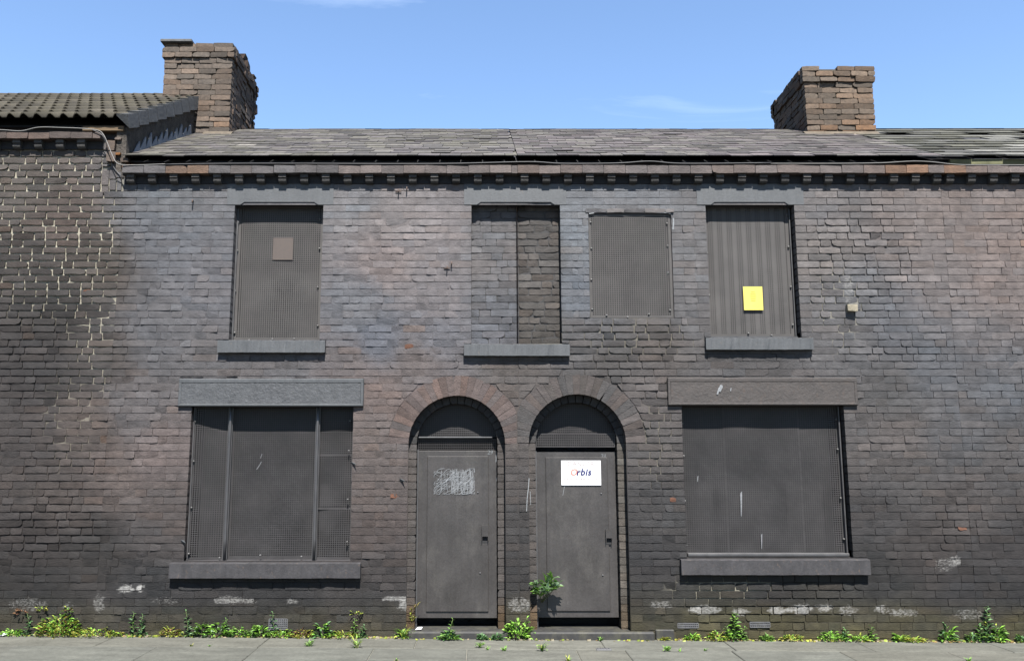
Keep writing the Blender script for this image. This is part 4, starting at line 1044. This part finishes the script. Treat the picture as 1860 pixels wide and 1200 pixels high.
    if left:
        led = MB(); led.box(cx - ri + .01, cx + ri - .05, YD - .045, YD + .004, zt - .012, zt, bev=.002); build('ledge', led, 'verge', door)
        st = perforated(cx - ri + .006, cx + ri - .01, za, zb, YD + .004, .0205, .56, .006, bow=lambda x, z: .004 - .03 * (z - za) / (zb - za))
    else:
        st = perforated(cx - ri + .006, cx + ri - .01, za, zb, YD - .03, .0205, .56, .008)
    build('mesh_strip', st, 'screen_dark', door)
    # guarded lock: a box open at the bottom
    return door, (x0, x1, z0, z1, YD)
dL, gL = doorway('29', DL, (757, 907, 818, 1122), (793, 797, 817), 818, '29', True)
dR, gR = doorway('31', DR, (974, 1129, 820, 1121), (787, 787, 812), 820, '31', False)
def guard(door, pxl, pxr, pyt, pyb, Y):
    x0, x1 = WX(pxl, pyt, Y), WX(pxr, pyt, Y); zt, zb = WZ(pyt, Y), WZ(pyb, Y); t = .005
    m2 = MB(); m2.box(x0, x0 + t, Y - .03, Y, zb, zt); m2.box(x1 - t, x1, Y - .03, Y, zb, zt); m2.box(x0 + t, x1 - t, Y - .03, Y, zt - t, zt); m2.box(x0 + t, x1 - t, Y - .03, Y - .024, zb + .04, zt - t)
    g = build('lock_guard', m2, 'door', door)
    k = MB(); k.box(x0 + t, x1 - t, Y - .003, Y - .001, zb - .02, zb + .045); build('keyhole', k, 'dark', g)
guard(dL, 875, 887, 953, 981, .177); guard(dR, 1099.5, 1111, 961, 984, .177)
for door, pts in ((dL, ((868, 894), (872, 1040))), (dR, ((1092, 896), (1095, 1044)))):
    for (px, py) in pts:
        X, Z = W(px, py, .177); m2 = MB(); m2.tube([(X, .178, Z), (X, .171, Z)], .0075, 8); build('bolt_head', m2, 'iron', door)
# steps
for key, a, b, pz in (('29', 741, 922, 1146), ('31', 962, 1188, 1147)):
    X0, X1 = WX(a, 1146), WX(b, 1146); zt = WZ(pz, -.055); m2 = MB(); m2.box(X0, X1, -.05, .34, -.2, zt - .004, bev=.014)
    build('doorstep', m2, 'step', houses[key]['o'])
m2 = MB(); X0, X1 = WX(1190, 1149), WX(1224, 1149); m2.box(X0, X1, -.03, .1, -.2, WZ(1143, -.03), bev=.008); build('plinth_stone', m2, 'step', houses['31']['o'])

# chalk marks on door 29 and the painted house numbers
rnd = random.Random(15); ck = MB(); Y = .1745
def ribbon(mb, pts, w, Y):
    for (a, b) in zip(pts, pts[1:]):
        d = Vector((b[0] - a[0], b[1] - a[1])); 
        if d.length < 1e-5: continue
        n = Vector((-d.y, d.x)).normalized() * w / 2
        mb.quad((a[0] - n.x, Y, a[1] - n.y), (b[0] - n.x, Y, b[1] - n.y), (b[0] + n.x, Y, b[1] + n.y), (a[0] + n.x, Y, a[1] + n.y)); Y -= 0.00001
    return Y
bx0, bz0 = W(789, 897, .175); bx1, bz1 = W(862, 851, .175)
for i in range(150):
    if i % 3:
        u = rnd.random(); v = rnd.random(); ang = rnd.gauss(.45, .25); L = rnd.uniform(.08, .2)
        c0 = (bx0 + (bx1 - bx0) * u, bz0 + (bz1 - bz0) * v)
        pts = []
        for t in range(6):
            s = (t / 5 - .5) * L
            x = c0[0] + s * cos(ang) ; z = c0[1] + s * sin(ang) + .02 * sin(t * .8 + i)
            pts.append((min(max(x, bx0 - .004), bx1), min(max(z, bz0), bz1 + .003)))
    else:
        x = bx0 + (bx1 - bx0) * rnd.uniform(.15, 1.0); pts = [(x + rnd.uniform(-.01, .01), bz0 + rnd.uniform(-.002, .05)), (x + rnd.uniform(-.008, .008), (bz0 + bz1) / 2), (x + rnd.uniform(-.012, .012), bz1 - rnd.uniform(-.004, .04))]
    Y = ribbon(ck, pts, rnd.uniform(.0014, .0034), Y)
build('chalk_scribble', ck, 'chalk', dL)
def text_mesh(s, size, X, Z, Y, mat, parent, name, shear=0.0, bold=0.0, space=1.0, align='CENTER'):
    cu = bpy.data.curves.new(name, 'FONT'); cu.body = s; cu.size = size; cu.shear = shear; cu.offset = bold; cu.extrude = .0006; cu.align_x = align; cu.align_y = 'CENTER'; cu.space_character = space
    t = bpy.data.objects.new('tmp', cu); COL.objects.link(t); dg = bpy.context.evaluated_depsgraph_get()
    me = bpy.data.meshes.new_from_object(t.evaluated_get(dg)); bpy.data.objects.remove(t); bpy.data.curves.remove(cu)
    me.transform(Matrix.Rotation(pi / 2, 4, 'X')); me.materials.clear(); me.materials.append(M[mat]); me.name = name
    return link(bpy.data.objects.new(name, me), parent, (X, Y, Z))
for s, px, py, door in (('29', 890, 821.5, dL), ('31', 1096, 828, dR)):
    X, Z = W(px, py, .187); text_mesh(s, .055, X, Z, .1885, 'chalk_faint', door, 'door_number', .15, .0006)
for (px, py, L) in ((901, 832, 14), (902, 870, 7)):
    X, Z = W(px, py, .187); m2 = MB(); m2.plate([(X - .003, Z - L / 380), (X + .003, Z - L / 380), (X + .004, Z + L / 380), (X - .002, Z + L / 380)], .1885, .1895); build('paint_fleck', m2, 'chalk', dL)
X, Z = W(1024, 890, .177); m2 = MB(); m2.plate([(X - .012, Z - .05), (X - .009, Z - .052), (X + .012, Z + .05), (X + .007, Z + .05)], .1745, .1755); build('paint_run', m2, 'chalk', dR)

# ------------------------------------------------------------------ signs
X0, Z1 = W(1019, 836, .17); X1, Z0 = W(1092, 881, .17); mb = MB(); mb.box(X0, X1, .166, .172, Z0, Z1, bev=.0015)
sg = tag(build('warning_sign', mb, 'white'), 'white rectangular sign with blue italic lettering fixed to door 31', 'sign'); xm = (X0 + X1) / 2
text_mesh('DANGER', .06, xm, Z1 - .033, .1655, 'ink_faint', sg, 'lettering', 0, .0, 1.15)
text_mesh('O', .085, xm - .075, (Z0 + Z1) / 2 + .004, .1655, 'ink_pink', sg, 'lettering', .22, .0015)
text_mesh('rbis', .088, xm + .025, (Z0 + Z1) / 2 + .005, .1655, 'ink_blue', sg, 'lettering', .22, .003, 1.1)
rnd = random.Random(2); fl = MB()
for row, (zz, h_, a, b) in enumerate(((Z0 + .062, .020, .06, .94), (Z0 + .034, .010, .3, .8))):
    x = X0 + (X1 - X0) * a
    while x < X0 + (X1 - X0) * b:
        w = rnd.uniform(.006, .014); fl.box(x, x + w * .7, .1652, .1662, zz - h_ / 2, zz + h_ / 2 * rnd.uniform(.5, 1)); x += w + (.012 if rnd.random() < .15 else .003)
build('faded_print', fl, 'ink_faint', sg)
X0, Z1 = W(1349.5, 520.5, .08); X1, Z0 = W(1386.5, 563, .08); mb = MB(); mb.box(X0, X1, .078, .081, Z0, Z1)
ys = tag(build('notice', mb, 'yellow'), 'bright yellow notice on the striped perforated screen', 'notice')
mb = MB(); xm = (X0 + X1) / 2
for i, w in enumerate((.04, .055, .06, .05, .045)): mb.box(xm - w / 2, xm + w / 2, .0766, .0778, Z1 - .06 - i * .022, Z1 - .052 - i * .022)
build('faded_print', mb, 'yellow_ink', ys)
X0, Z1 = W(496.5, 432, .098); X1, Z0 = W(531.5, 472, .098); mb = MB(); mb.box(X0, X1, .0965, .0985, Z0, Z1)
tag(build('notice', mb, 'brownpaper'), 'plain faded brown notice on the upper left mesh screen', 'notice')

# ------------------------------------------------------------------ air bricks, spikes, small wall furniture
def air_brick(key, px0, px1, py0, py1, rows_, cols):
    r = rect(px0, px1, py0, py1); m2 = MB(); t = .006
    m2.box(r[0], r[1], -.004, .02, r[2], r[3]); a = build('air_brick', m2, 'dark', houses[key]['o'])
    g = MB()
    for i in range(rows_ + 1): z = r[2] + (r[3] - r[2]) * i / rows_; g.box(r[0], r[1], -.010, -.005, z - .004, z + .004)
    for i in range(cols + 1): x = r[0] + (r[1] - r[0]) * i / cols; g.box(x - .004, x + .004, -.0093, -.0052, r[2], r[3])
    build('grille', g, 'iron', a)
air_brick('29', 489, 522, 1123, 1142, 5, 9); air_brick('31', 1231, 1268, 1131, 1139, 2, 10); air_brick('31', 1362, 1398, 1129, 1138, 2, 10)
for (px, py, kind) in ((351, 366, 0), (724, 347, 1), (739, 343, 0), (812, 486, 1), (820, 478, 0)):
    X, Z = W(px, py); m2 = MB(); m2.tube([(X, .01, Z), (X + .003, -.035, Z + .006), (X + .002, -.04, Z - .025)], .006, 6)
    if kind: m2.tube([(X - .03, -.012, Z - .012), (X + .03, -.016, Z - .008)], .005, 6)
    build('iron_spike', m2, 'spike', houses['29']['o'])
for (px, py, s) in ((731, 872, 1), (643, 842, 1), (334, 983, 1)):    # torn flake of render and a broken fixing
    X, Z = W(px, py); m2 = MB(); m2.add([(X - .03, -.012, Z + .02), (X + .035, -.045, Z - .012), (X - .02, -.005, Z - .008), (X, -.004, Z + .012)], [(0, 2, 1), (0, 1, 3)]); build('paint_flake', m2, 'stone', houses['29']['o'])
m2 = MB(); r = rect(1535.5, 1555, 554, 567); brick(m2, [(r[0], r[2] + .008), (r[1] - .008, r[2]), (r[1], r[3]), (r[0], r[3])], -.055, .07, .7, 5, 1, 0, painter=lambda x, z: alb((196, 184, 160), .9)); build('stone_bracket', m2, 'chimney', houses['31']['o'])
for key, px, py in (('29', 717, 900), ('31', 1225, 907), ('31', 1748, 958), ('L', 160, 530), ('29', 743, 629)):
    r = rect(px - 8, px + 8, py - 4, py + 4); m2 = MB(); brick(m2, [(r[0], r[2]), (r[1], r[2]), (r[1], r[3]), (r[0], r[3])], -.0045, .03, .9, px, 1, .0, painter=lambda x, z: alb((140, 98, 78), .8)); build('spalled_brick', m2, 'brick', houses[key if px < 1700 else 'R']['o'])

def smear(part_key, name, pts, Y, w, mat='chalk'):
    m3 = MB(); ribbon(m3, [W(a, b, Y) for a, b in pts], w, Y); build(name, m3, mat, houses[part_key]['o'])
smear('29', 'paint_run', [(961, 868), (960, 884), (957.5, 905), (956.5, 928)], -.012, .007); smear('29', 'paint_run', [(963, 892), (964, 916)], -.012, .004)
smear('31', 'paint_run', [(1303, 716), (1306, 706), (1310, 699), (1312, 702), (1307, 711)], -.04, .016); smear('31', 'paint_run', [(1327, 710), (1328, 704)], -.04, .008)
smear('31', 'caulk', [(1223, 396), (1223.5, 404), (1222.5, 417)], -.006, .014); smear('31', 'caulk', [(1194, 387), (1208, 386), (1219, 388)], -.006, .01); smear('31', 'caulk', [(1070, 388), (1079, 386.5)], -.006, .012)
smear('29', 'scratch', [(466, 852), (471, 845), (475, 838)], .1, .006); smear('29', 'scratch', [(476, 824), (473, 832)], .1, .004)
# ------------------------------------------------------------------ cables
def cable(pts_px, r, mat, label, name='cable', Yf=None):
    pts = [(*[W(px, py, Y)[0]], Y, W(px, py, Y)[1]) for px, py, Y in pts_px]
    sm = []
    for i in range(len(pts) - 1):
        p0 = Vector(pts[max(0, i - 1)]); p1 = Vector(pts[i]); p2 = Vector(pts[i + 1]); p3 = Vector(pts[min(len(pts) - 1, i + 2)])
        for k in range(6):
            t = k / 6; sm.append(tuple(0.5 * ((2 * p1) + (p2 - p0) * t + (2 * p0 - 5 * p1 + 4 * p2 - p3) * t * t + (3 * p1 - p0 - 3 * p2 + p3) * t ** 3)))
    sm.append(pts[-1]); m2 = MB(); m2.tube(sm, r, 6); tag(build(name, m2, mat), label, 'cable')
cable([(-60, 237, -.1), (0, 236, -.1), (38, 238, -.1), (70, 231.5, -.1), (110, 232, -.1), (150, 233.5, -.1), (178, 237, -.1), (188, 245, -.11), (196, 262, -.11), (204, 282, -.11), (214, 297, -.11), (240, 300, -.1), (300, 298, -.1)], .0042, 'cable', 'pale cable looping down from the left eaves to the lower cornice')
cable([(168, 236, -.104), (186, 246, -.11), (194, 266, -.08), (200, 290, -.03), (208, 306, -.02), (218, 318, -.02), (224, 322, -.07)], .005, 'cable_dark', 'dark cable sagging beside the pale one at the left corner')
cable([(300, 298.5, -.1), (420, 297, -.09), (560, 297, -.09), (700, 297.5, -.09), (830, 297, -.09), (960, 294, -.09), (1020, 297, -.09), (1120, 296.5, -.09), (1180, 293, -.09), (1240, 297, -.09), (1400, 296, -.09)], .005, 'cable_dark', 'dark cable lying along the top of the middle cornice')
cable([(1400, 297, -.09), (1520, 297, -.09), (1600, 296, -.1), (1655, 293, -.1), (1690, 294, -.1), (1740, 299, -.1), (1800, 299.5, -.1), (1900, 300, -.1)], .004, 'cable', 'pale cable lying along the cornice at the right end')

# ------------------------------------------------------------------ weeds
GREEN = [(0.075, 0.15, 0.022), (0.10, 0.19, 0.03), (0.055, 0.115, 0.024)]
YEL = [(0.20, 0.23, 0.03), (0.16, 0.20, 0.03), (0.23, 0.21, 0.04)]
DARKG = [(0.035, 0.085, 0.026), (0.05, 0.105, 0.035), (0.06, 0.13, 0.045)]
RED = [(0.12, 0.06, 0.026), (0.10, 0.042, 0.024), (0.17, 0.115, 0.045)]
SAGE = [(0.16, 0.24, 0.13), (0.13, 0.22, 0.09), (0.19, 0.27, 0.17)]
BRI = [(0.13, 0.27, 0.03), (0.10, 0.22, 0.025), (0.17, 0.29, 0.05)]
def leaf(mb, base, dirv, L, wd, col, rnd, curl=0.25):
    d = Vector(dirv).normalized(); side = d.cross(Vector((0, 0, 1)))
    if side.length < .05: side = Vector((1, 0, 0))
    side.normalize(); side = (side + Vector((rnd.uniform(-.3, .3), rnd.uniform(-.3, .3), rnd.uniform(-.4, .4)))).normalized()
    up = side.cross(d).normalized(); b = Vector(base)
    m1 = b + d * L * .35 - up * 0; m2 = b + d * L * .7 - up * L * curl * .3; tip = b + d * L - up * L * curl
    f = up * wd * .18
    vs = [b, m1 + side * wd * .5 + f, m1, m1 - side * wd * .5 + f, m2 + side * wd * .36 + f, m2, m2 - side * wd * .36 + f, tip]
    mb.add([tuple(v) for v in vs], [(0, 2, 1), (0, 3, 2), (1, 2, 5, 4), (2, 3, 6, 5), (4, 5, 7), (5, 6, 7)], mul(col, rnd.uniform(.75, 1.3)))
def rosette(mb, c, r, h, n, pal, rnd, lsize):
    for i in range(n):
        a = rnd.uniform(0, 2 * pi); rr = r * sqrt(rnd.random()); hh = h * rnd.random() ** .8 * (1 - .55 * (rr / r) ** 2)
        b = (c[0] + rr * cos(a), min(c[1] + rr * .45 * sin(a), -.008), c[2] + hh)
        leaf(mb, b, (cos(a) * .8, sin(a) * .55 - .35, rnd.uniform(.1, 1.1)), lsize * rnd.uniform(.6, 1.25), lsize * rnd.uniform(.35, .55), rnd.choice(pal), rnd)
def upright(mb, st, c, h, n, pal, rnd, lsize, lean=0.0):
    pts = []
    for i in range(5):
        t = i / 4; pts.append((c[0] + lean * t * h + .012 * sin(t * 4 + c[0] * 9), c[1] - .015 * t, c[2] + h * t))
    st.tube(pts, .0035, 5, (0.09, 0.12, 0.04), .0015)
    for i in range(n):
        t = (.12 + .88 * i / max(1, n - 1)); a = i * 2.4 + rnd.uniform(-.4, .4)
        x = c[0] + lean * t * h + .012 * sin(t * 4 + c[0] * 9)
        L = lsize * (1.15 - .6 * t) * rnd.uniform(.75, 1.2)
        leaf(mb, (x, min(-.006, c[1] - .015 * t), c[2] + h * t), (cos(a), sin(a) * .8 - .25, .55), L, L * .42, rnd.choice(pal), rnd)
def blades(mb, c, h, n, pal, rnd):
    for i in range(n):
        a = rnd.uniform(0, 2 * pi); leaf(mb, (c[0] + rnd.uniform(-.012, .012), c[1] + rnd.uniform(-.01, .01), c[2]), (cos(a) * .5, sin(a) * .4 - .1, 1), h * rnd.uniform(.5, 1.1), .009, rnd.choice(pal), rnd, .35)
WEEDS = [  # photo x, kind, half-width m, height m, palette, label
 (24, 'low', .10, .06, BRI, 'bright green low weed at the wall foot nearest the left edge'),
 (50, 'up', .05, .20, DARKG, 'dark upright weed stem beside the red-green mound at left'),
 (108, 'mound', .2, .2, YEL + RED[:1] + GREEN[:2] + BRI[:1], 'large rounded mound of yellow-green and reddish stonecrop at far left'),
 (178, 'low', .25, .07, YEL + BRI[:1], 'low sprawling yellow-green weed right of the large mound'),
 (244, 'up', .07, .22, DARKG + GREEN, 'leafy upright weed below the white paint patch, left stem'),
 (261, 'up', .05, .20, DARKG, 'thinner upright weed just right of the leafy pair below the white paint patch'),
 (312, 'low', .10, .09, YEL + RED[:1], 'reddish yellow-green clump left of the ground window'),
 (340, 'up', .035, .24, DARKG, 'tall thin dark stem rising behind the reddish clump at the left window'),
 (366, 'broad', .07, .12, GREEN + SAGE[:1], 'pale broad-leaved weed left of centre under the left ground window'),
 (398, 'broad', .11, .14, BRI + SAGE[:1], 'big bright broad-leaved clump under the left ground window'),
 (408, 'up', .035, .17, GREEN, 'slim stem sticking up out of the big broad-leaved clump'),
 (436, 'low', .09, .10, BRI + DARKG[:1], 'feathery bright green clump under the left window, right of the broad leaves'),
 (458, 'low', .05, .05, GREEN, 'tiny green weed left of the sunken air brick'),
 (474, 'broad', .09, .12, BRI + GREEN, 'upright-leaved green clump touching the left air brick'),
 (499, 'up', .03, .23, DARKG, 'tall spindly stem in front of the left air brick'),
 (514, 'low', .09, .08, BRI + YEL[:1], 'rounded yellow-green clump at the right foot of the left air brick'),
 (548, 'low', .11, .08, YEL + RED[:2], 'reddish low weed between the left air brick and the leafy clump'),
 (586, 'broad', .09, .13, BRI + DARKG, 'leafy clump near the right end of the left window sill'),
 (624, 'low', .16, .06, YEL + BRI[:1], 'low yellow-green strip of weed right of the left window'),
 (645, 'up', .045, .17, GREEN, 'upright green weed at the wall between left window and door 29'),
 (660, 'up', .03, .12, DARKG, 'short dark weed against the wall just left of the orange plinth bricks'),
 (733, 'spiky', .07, .15, GREEN + YEL[:1], 'spiky grassy tuft at the left jamb of door 29'),
 (814, 'broad', .08, .07, DARKG + GREEN, 'low dark weed in front of the middle of door 29 step'),
 (817, 'up', .035, .19, GREEN, 'upright stem growing on the step of door 29'),
 (876, 'low', .04, .05, DARKG, 'tiny weed at the foot of door 29 step, left of its twin'),
 (903, 'low', .045, .06, DARKG, 'tiny weed at the right end of door 29 step'),
 (941, 'bush', .13, .17, BRI, 'bright green bushy weed at the pier between the two doors'),
 (1205, 'low', .04, .03, YEL, 'flat speck of yellow weed by the step right of door 31'),
 (1257, 'low', .06, .06, BRI + YEL[:1], 'small low weed under the left end of the right window'),
 (1302, 'low', .10, .08, BRI + YEL[:2] + RED[:1], 'low mixed weed left of the tall leafy plant under the right window'),
 (1335, 'tall', .08, .25, GREEN + BRI[:1], 'tall leafy plant under the left part of the right window'),
 (1391, 'low', .05, .05, GREEN, 'small weed below the right-hand air brick'),
 (1436, 'low', .10, .06, YEL + BRI[:1], 'flat yellow-green weed below the white-flaked bricks'),
 (1508, 'low', .12, .10, BRI, 'fresh bright green clump under the right end of the right window'),
 (1533, 'up', .05, .12, BRI + DARKG, 'short upright weed right of the fresh bright clump'),
 (1561, 'low', .08, .07, BRI + YEL[:1], 'low weed just past the end of the right sill'),
 (1582, 'up', .05, .14, GREEN, 'single upright weed under the round white wall stain'),
 (1634, 'spiky', .06, .12, BRI + YEL[:1], 'narrow yellow-tipped tuft on the mossy wall foot at right'),
 (1658, 'low', .10, .04, YEL + BRI[:1], 'thin flat mat of weed left of the dark leafy tuft'),
 (1720, 'broad', .07, .15, BRI + DARKG[:2], 'compact dark leafy tuft on its own toward the right edge'),
 (1765, 'low', .06, .09, DARKG + GREEN, 'small leafy weed left of the tall straggly plant at right'),
 (1790, 'tall', .06, .32, DARKG + GREEN + YEL[:1], 'tall straggly plant near the right edge'),
 (1812, 'broad', .07, .15, GREEN + BRI[:1], 'leafy clump right of the tall straggly plant'),
 (1856, 'low', .06, .07, DARKG + BRI[:1], 'weed at the wall foot cut off by the right edge')]
for n_, (px, kind, w, h_, pal, label) in enumerate(WEEDS):
    rnd = random.Random(500 + n_); X = WX(px, 1155); c = (X, -.022, zg(X) - .004); mb = MB(); st = MB()
    on_step = px == 817
    if on_step: c = (X, -.062, zg(X) - .004)
    if px in (814, 876, 903): c = (X, -.075, zg(X) - .004)
    if kind == 'low': rosette(mb, c, w, h_, int(60 + 520 * w), pal, rnd, .034)
    elif kind == 'mound': rosette(mb, c, w, h_, 520, pal + BRI[:1], rnd, .038)
    elif kind == 'broad': rosette(mb, c, w, h_ * .6, 34, pal, rnd, .06); rosette(mb, (X, c[1], c[2] + h_ * .45), w * .6, h_ * .5, 16, pal, rnd, .062)
    elif kind == 'bush': rosette(mb, c, w, h_, 150, pal, rnd, .05); upright(mb, st, (X + .07, -.04, c[2]), .2, 12, pal, rnd, .06)
    elif kind == 'up': upright(mb, st, c, h_, 15, pal, rnd, .055, rnd.uniform(-.1, .1)); rosette(mb, c, w, .03, 12, pal, rnd, .04)
    elif kind == 'spiky': blades(mb, c, h_, 34, pal, rnd); rosette(mb, c, w, h_ * .5, 30, pal, rnd, .05)
    elif kind == 'tall':
        upright(mb, st, c, h_, 24, pal, rnd, .075, .02); upright(mb, st, (X - .05, -.03, c[2]), h_ * .55, 14, pal, rnd, .07, -.2); upright(mb, st, (X + .05, -.03, c[2]), h_ * .5, 12, pal, rnd, .06, .2); rosette(mb, c, w * 1.2, .08, 40, pal, rnd, .05)
    o = tag(build('weed', mb, 'leaf', loc=c), label, 'weed', 'weeds along the foot of the wall')
    if st.v: build('stem', st, 'leaf', o)
PAVE = [(348, 1173, .035, 'tiny sprout in the pavement crack left of its twin under the left window'), (381, 1173, .03, 'tiny sprout in the pavement crack right of its twin under the left window'),
        (562, 1173, .085, 'grass tuft standing in the pavement below the right end of the left window'), (648, 1176, .15, 'tall green weed rising from the pavement joint between left window and door 29'),
        (872, 1175, .07, 'small green sprout in the pavement below door 29 keyhole side'), (885, 1179, .04, 'faint yellowish sprout beside the one below door 29'),
        (985, 1182, .11, 'bright grass tuft in the pavement in front of door 31 left jamb'), (916, 1181, .055, 'sparse yellow grass sprout in the pavement below the pier'),
        (1091, 1163, .055, 'yellowish weed at the pavement edge below door 31'), (1033, 1200, .06, 'grass tuft at the picture bottom below door 31'), (1212, 1182, .07, 'green sprout in the pavement right of door 31'),
        (1236, 1182, .04, 'tiny dark sprout right of the green one in the pavement'), (720, 1200, .04, 'yellow-green moss tuft at the picture bottom below door 29 left jamb'), (1760, 1201, .05, 'pale sprout at the picture bottom near the right edge'), (1281, 1181, .04, 'minute sprout in the pavement under the right window')]
for n_, (px, py, h_, label) in enumerate(PAVE):
    rnd = random.Random(900 + n_)
    a = (px - CX) / F; b = (CY - py) / F; dy_, dz_ = CP - b * SP, SP + b * CP; t = (zg(0) - EYE) / dz_
    for _ in range(3): t = (zg(t * a) - EYE) / dz_
    c = (t * a, -D0 + t * dy_, zg(t * a) - .004); mb = MB()
    blades(mb, c, h_, 10 if h_ < .05 else 16, GREEN + BRI if n_ % 3 else YEL + GREEN, rnd)
    if h_ > .06: rosette(mb, (c[0], c[1], c[2]), .03, h_ * .7, 22, GREEN + BRI, rnd, .028); 
    tag(build('pavement_weed', mb, 'leaf', loc=c), label, 'weed', 'weeds in the pavement joints')
# shrub rooted in the jamb of door 31
rnd = random.Random(64); X, Z = W(984, 1088, .12); mb = MB(); st = MB()
tips = [(974, 1060, .04), (1004, 1050, .06), (1012, 1062, .07), (997, 1072, .02), (981, 1078, .03), (992, 1058, .08), (1002, 1066, .10)]
for (px, py, Y) in tips:
    tx, tz = W(px, py, Y); st.tube([(X, .12, Z - .03), ((X + tx) / 2, (.12 + Y) / 2, (Z + tz) / 2 - .02), (tx, Y, tz)], .005, 5, (0.10, 0.11, 0.06), .002)
    for i in range(14):
        t = rnd.uniform(.45, 1.0); a = rnd.uniform(0, 2 * pi); b = (X + (tx - X) * t, .12 + (Y - .12) * t, Z + (tz - Z) * t)
        leaf(mb, b, (cos(a) * .8 + (tx - X) * 4, -.5 + sin(a) * .4, .55 + .4 * rnd.random()), rnd.uniform(.08, .125), rnd.uniform(.026, .042), rnd.choice(SAGE + GREEN), rnd, .3)
o = tag(build('seedling_shrub', mb, 'leaf', loc=(X, .12, Z)), 'sage-green shrub sprouting from the left jamb of door 31', 'shrub'); build('stem', st, 'leaf', o)
rnd = random.Random(65); mb = MB()
for (px, py) in ((750, 1104), (754, 1098), (747, 1112), (752, 1118), (748, 1122)):
    X, Z = W(px, py, .08); blades(mb, (X, .085, Z - .03), .07, 5, YEL + RED[2:], rnd)
tag(build('dry_weed', mb, 'leaf'), 'yellow dried weed in the left jamb of door 29', 'weed')
for (px, py, label) in ((78, 1106, 'little tuft rooted high in a wall joint above the large mound'), (124, 1107, 'reddish sprig in the wall joint above the right of the large mound'), (40, 1110, 'brown dried sprig on the wall left of the dark upright stem'), (348 + 300, 1112, 'brown dry sprig on the wall right of the left window')):
    rnd = random.Random(px); X, Z = W(px, py); mb = MB(); rosette(mb, (X, -.02, Z - .02), .05, .05, 26, (YEL + GREEN + RED[1:2]) if px > 60 else RED[:2], rnd, .03)
    tag(build('wall_weed', mb, 'leaf'), label, 'weed', 'weeds rooted in the wall joints')
# moss, grit and leaf litter gathered along the wall foot
rnd = random.Random(99); mb = MB()
for i in range(2600):
    X = rnd.uniform(-5.2, 6.0); px = P(X, 0, 0)[0]
    dens = 0.35 + 0.65 * max(0, noise.noise((X * 1.7, 3, 1)) + .35)
    if rnd.random() > dens or 745 < px < 1185 and rnd.random() < .75: continue
    s = rnd.uniform(.004, .014); y = -abs(rnd.gauss(0, .022)) - .004
    if 745 < px < 1185: y -= .06
    c = rnd.choice(YEL + RED[2:] + [(0.10, .085, .05), (0.16, .13, .085), (.07, .08, .025), (.2, .17, .12)])
    z = zg(X); mb.box(X - s, X + s, y - s * .7, y + s * .7, z - .002, z + s * rnd.uniform(.5, 1.3), mul(c, rnd.uniform(.7, 1.2)), jit=s * .45, rnd=rnd)
tag(build('wall_foot_debris', mb, 'leaf', loc=(0, 0, 0)), 'moss grit and leaf litter along the wall foot', 'moss', kind='stuff')
# paper scraps
for n_, (px, py, w, label) in enumerate(((10, 1152, .06, 'white paper scrap on the pavement at the far left'), (760, 1139.5, .05, 'white paper scrap on the step of door 29'), (1063, 1164, .0, ''))):
    if not w: continue
    X = WX(px, py); rnd = random.Random(n_); z = zg(X) + .006; y = -.06
    if n_ == 1: z = WZ(1146, -.055) + .003; y = .02
    mb = MB(); mb.add([(X - w * .6, y, z), (X + w * .5, y - .01, z + .006), (X + w * .7, y + .035, z + .018), (X - w * .3, y + .045, z + .012), (X, y + .02, z + .02)], [(0, 1, 4), (1, 2, 4), (2, 3, 4), (3, 0, 4)])
    tag(build('paper_scrap', mb, 'litter'), label, 'litter')
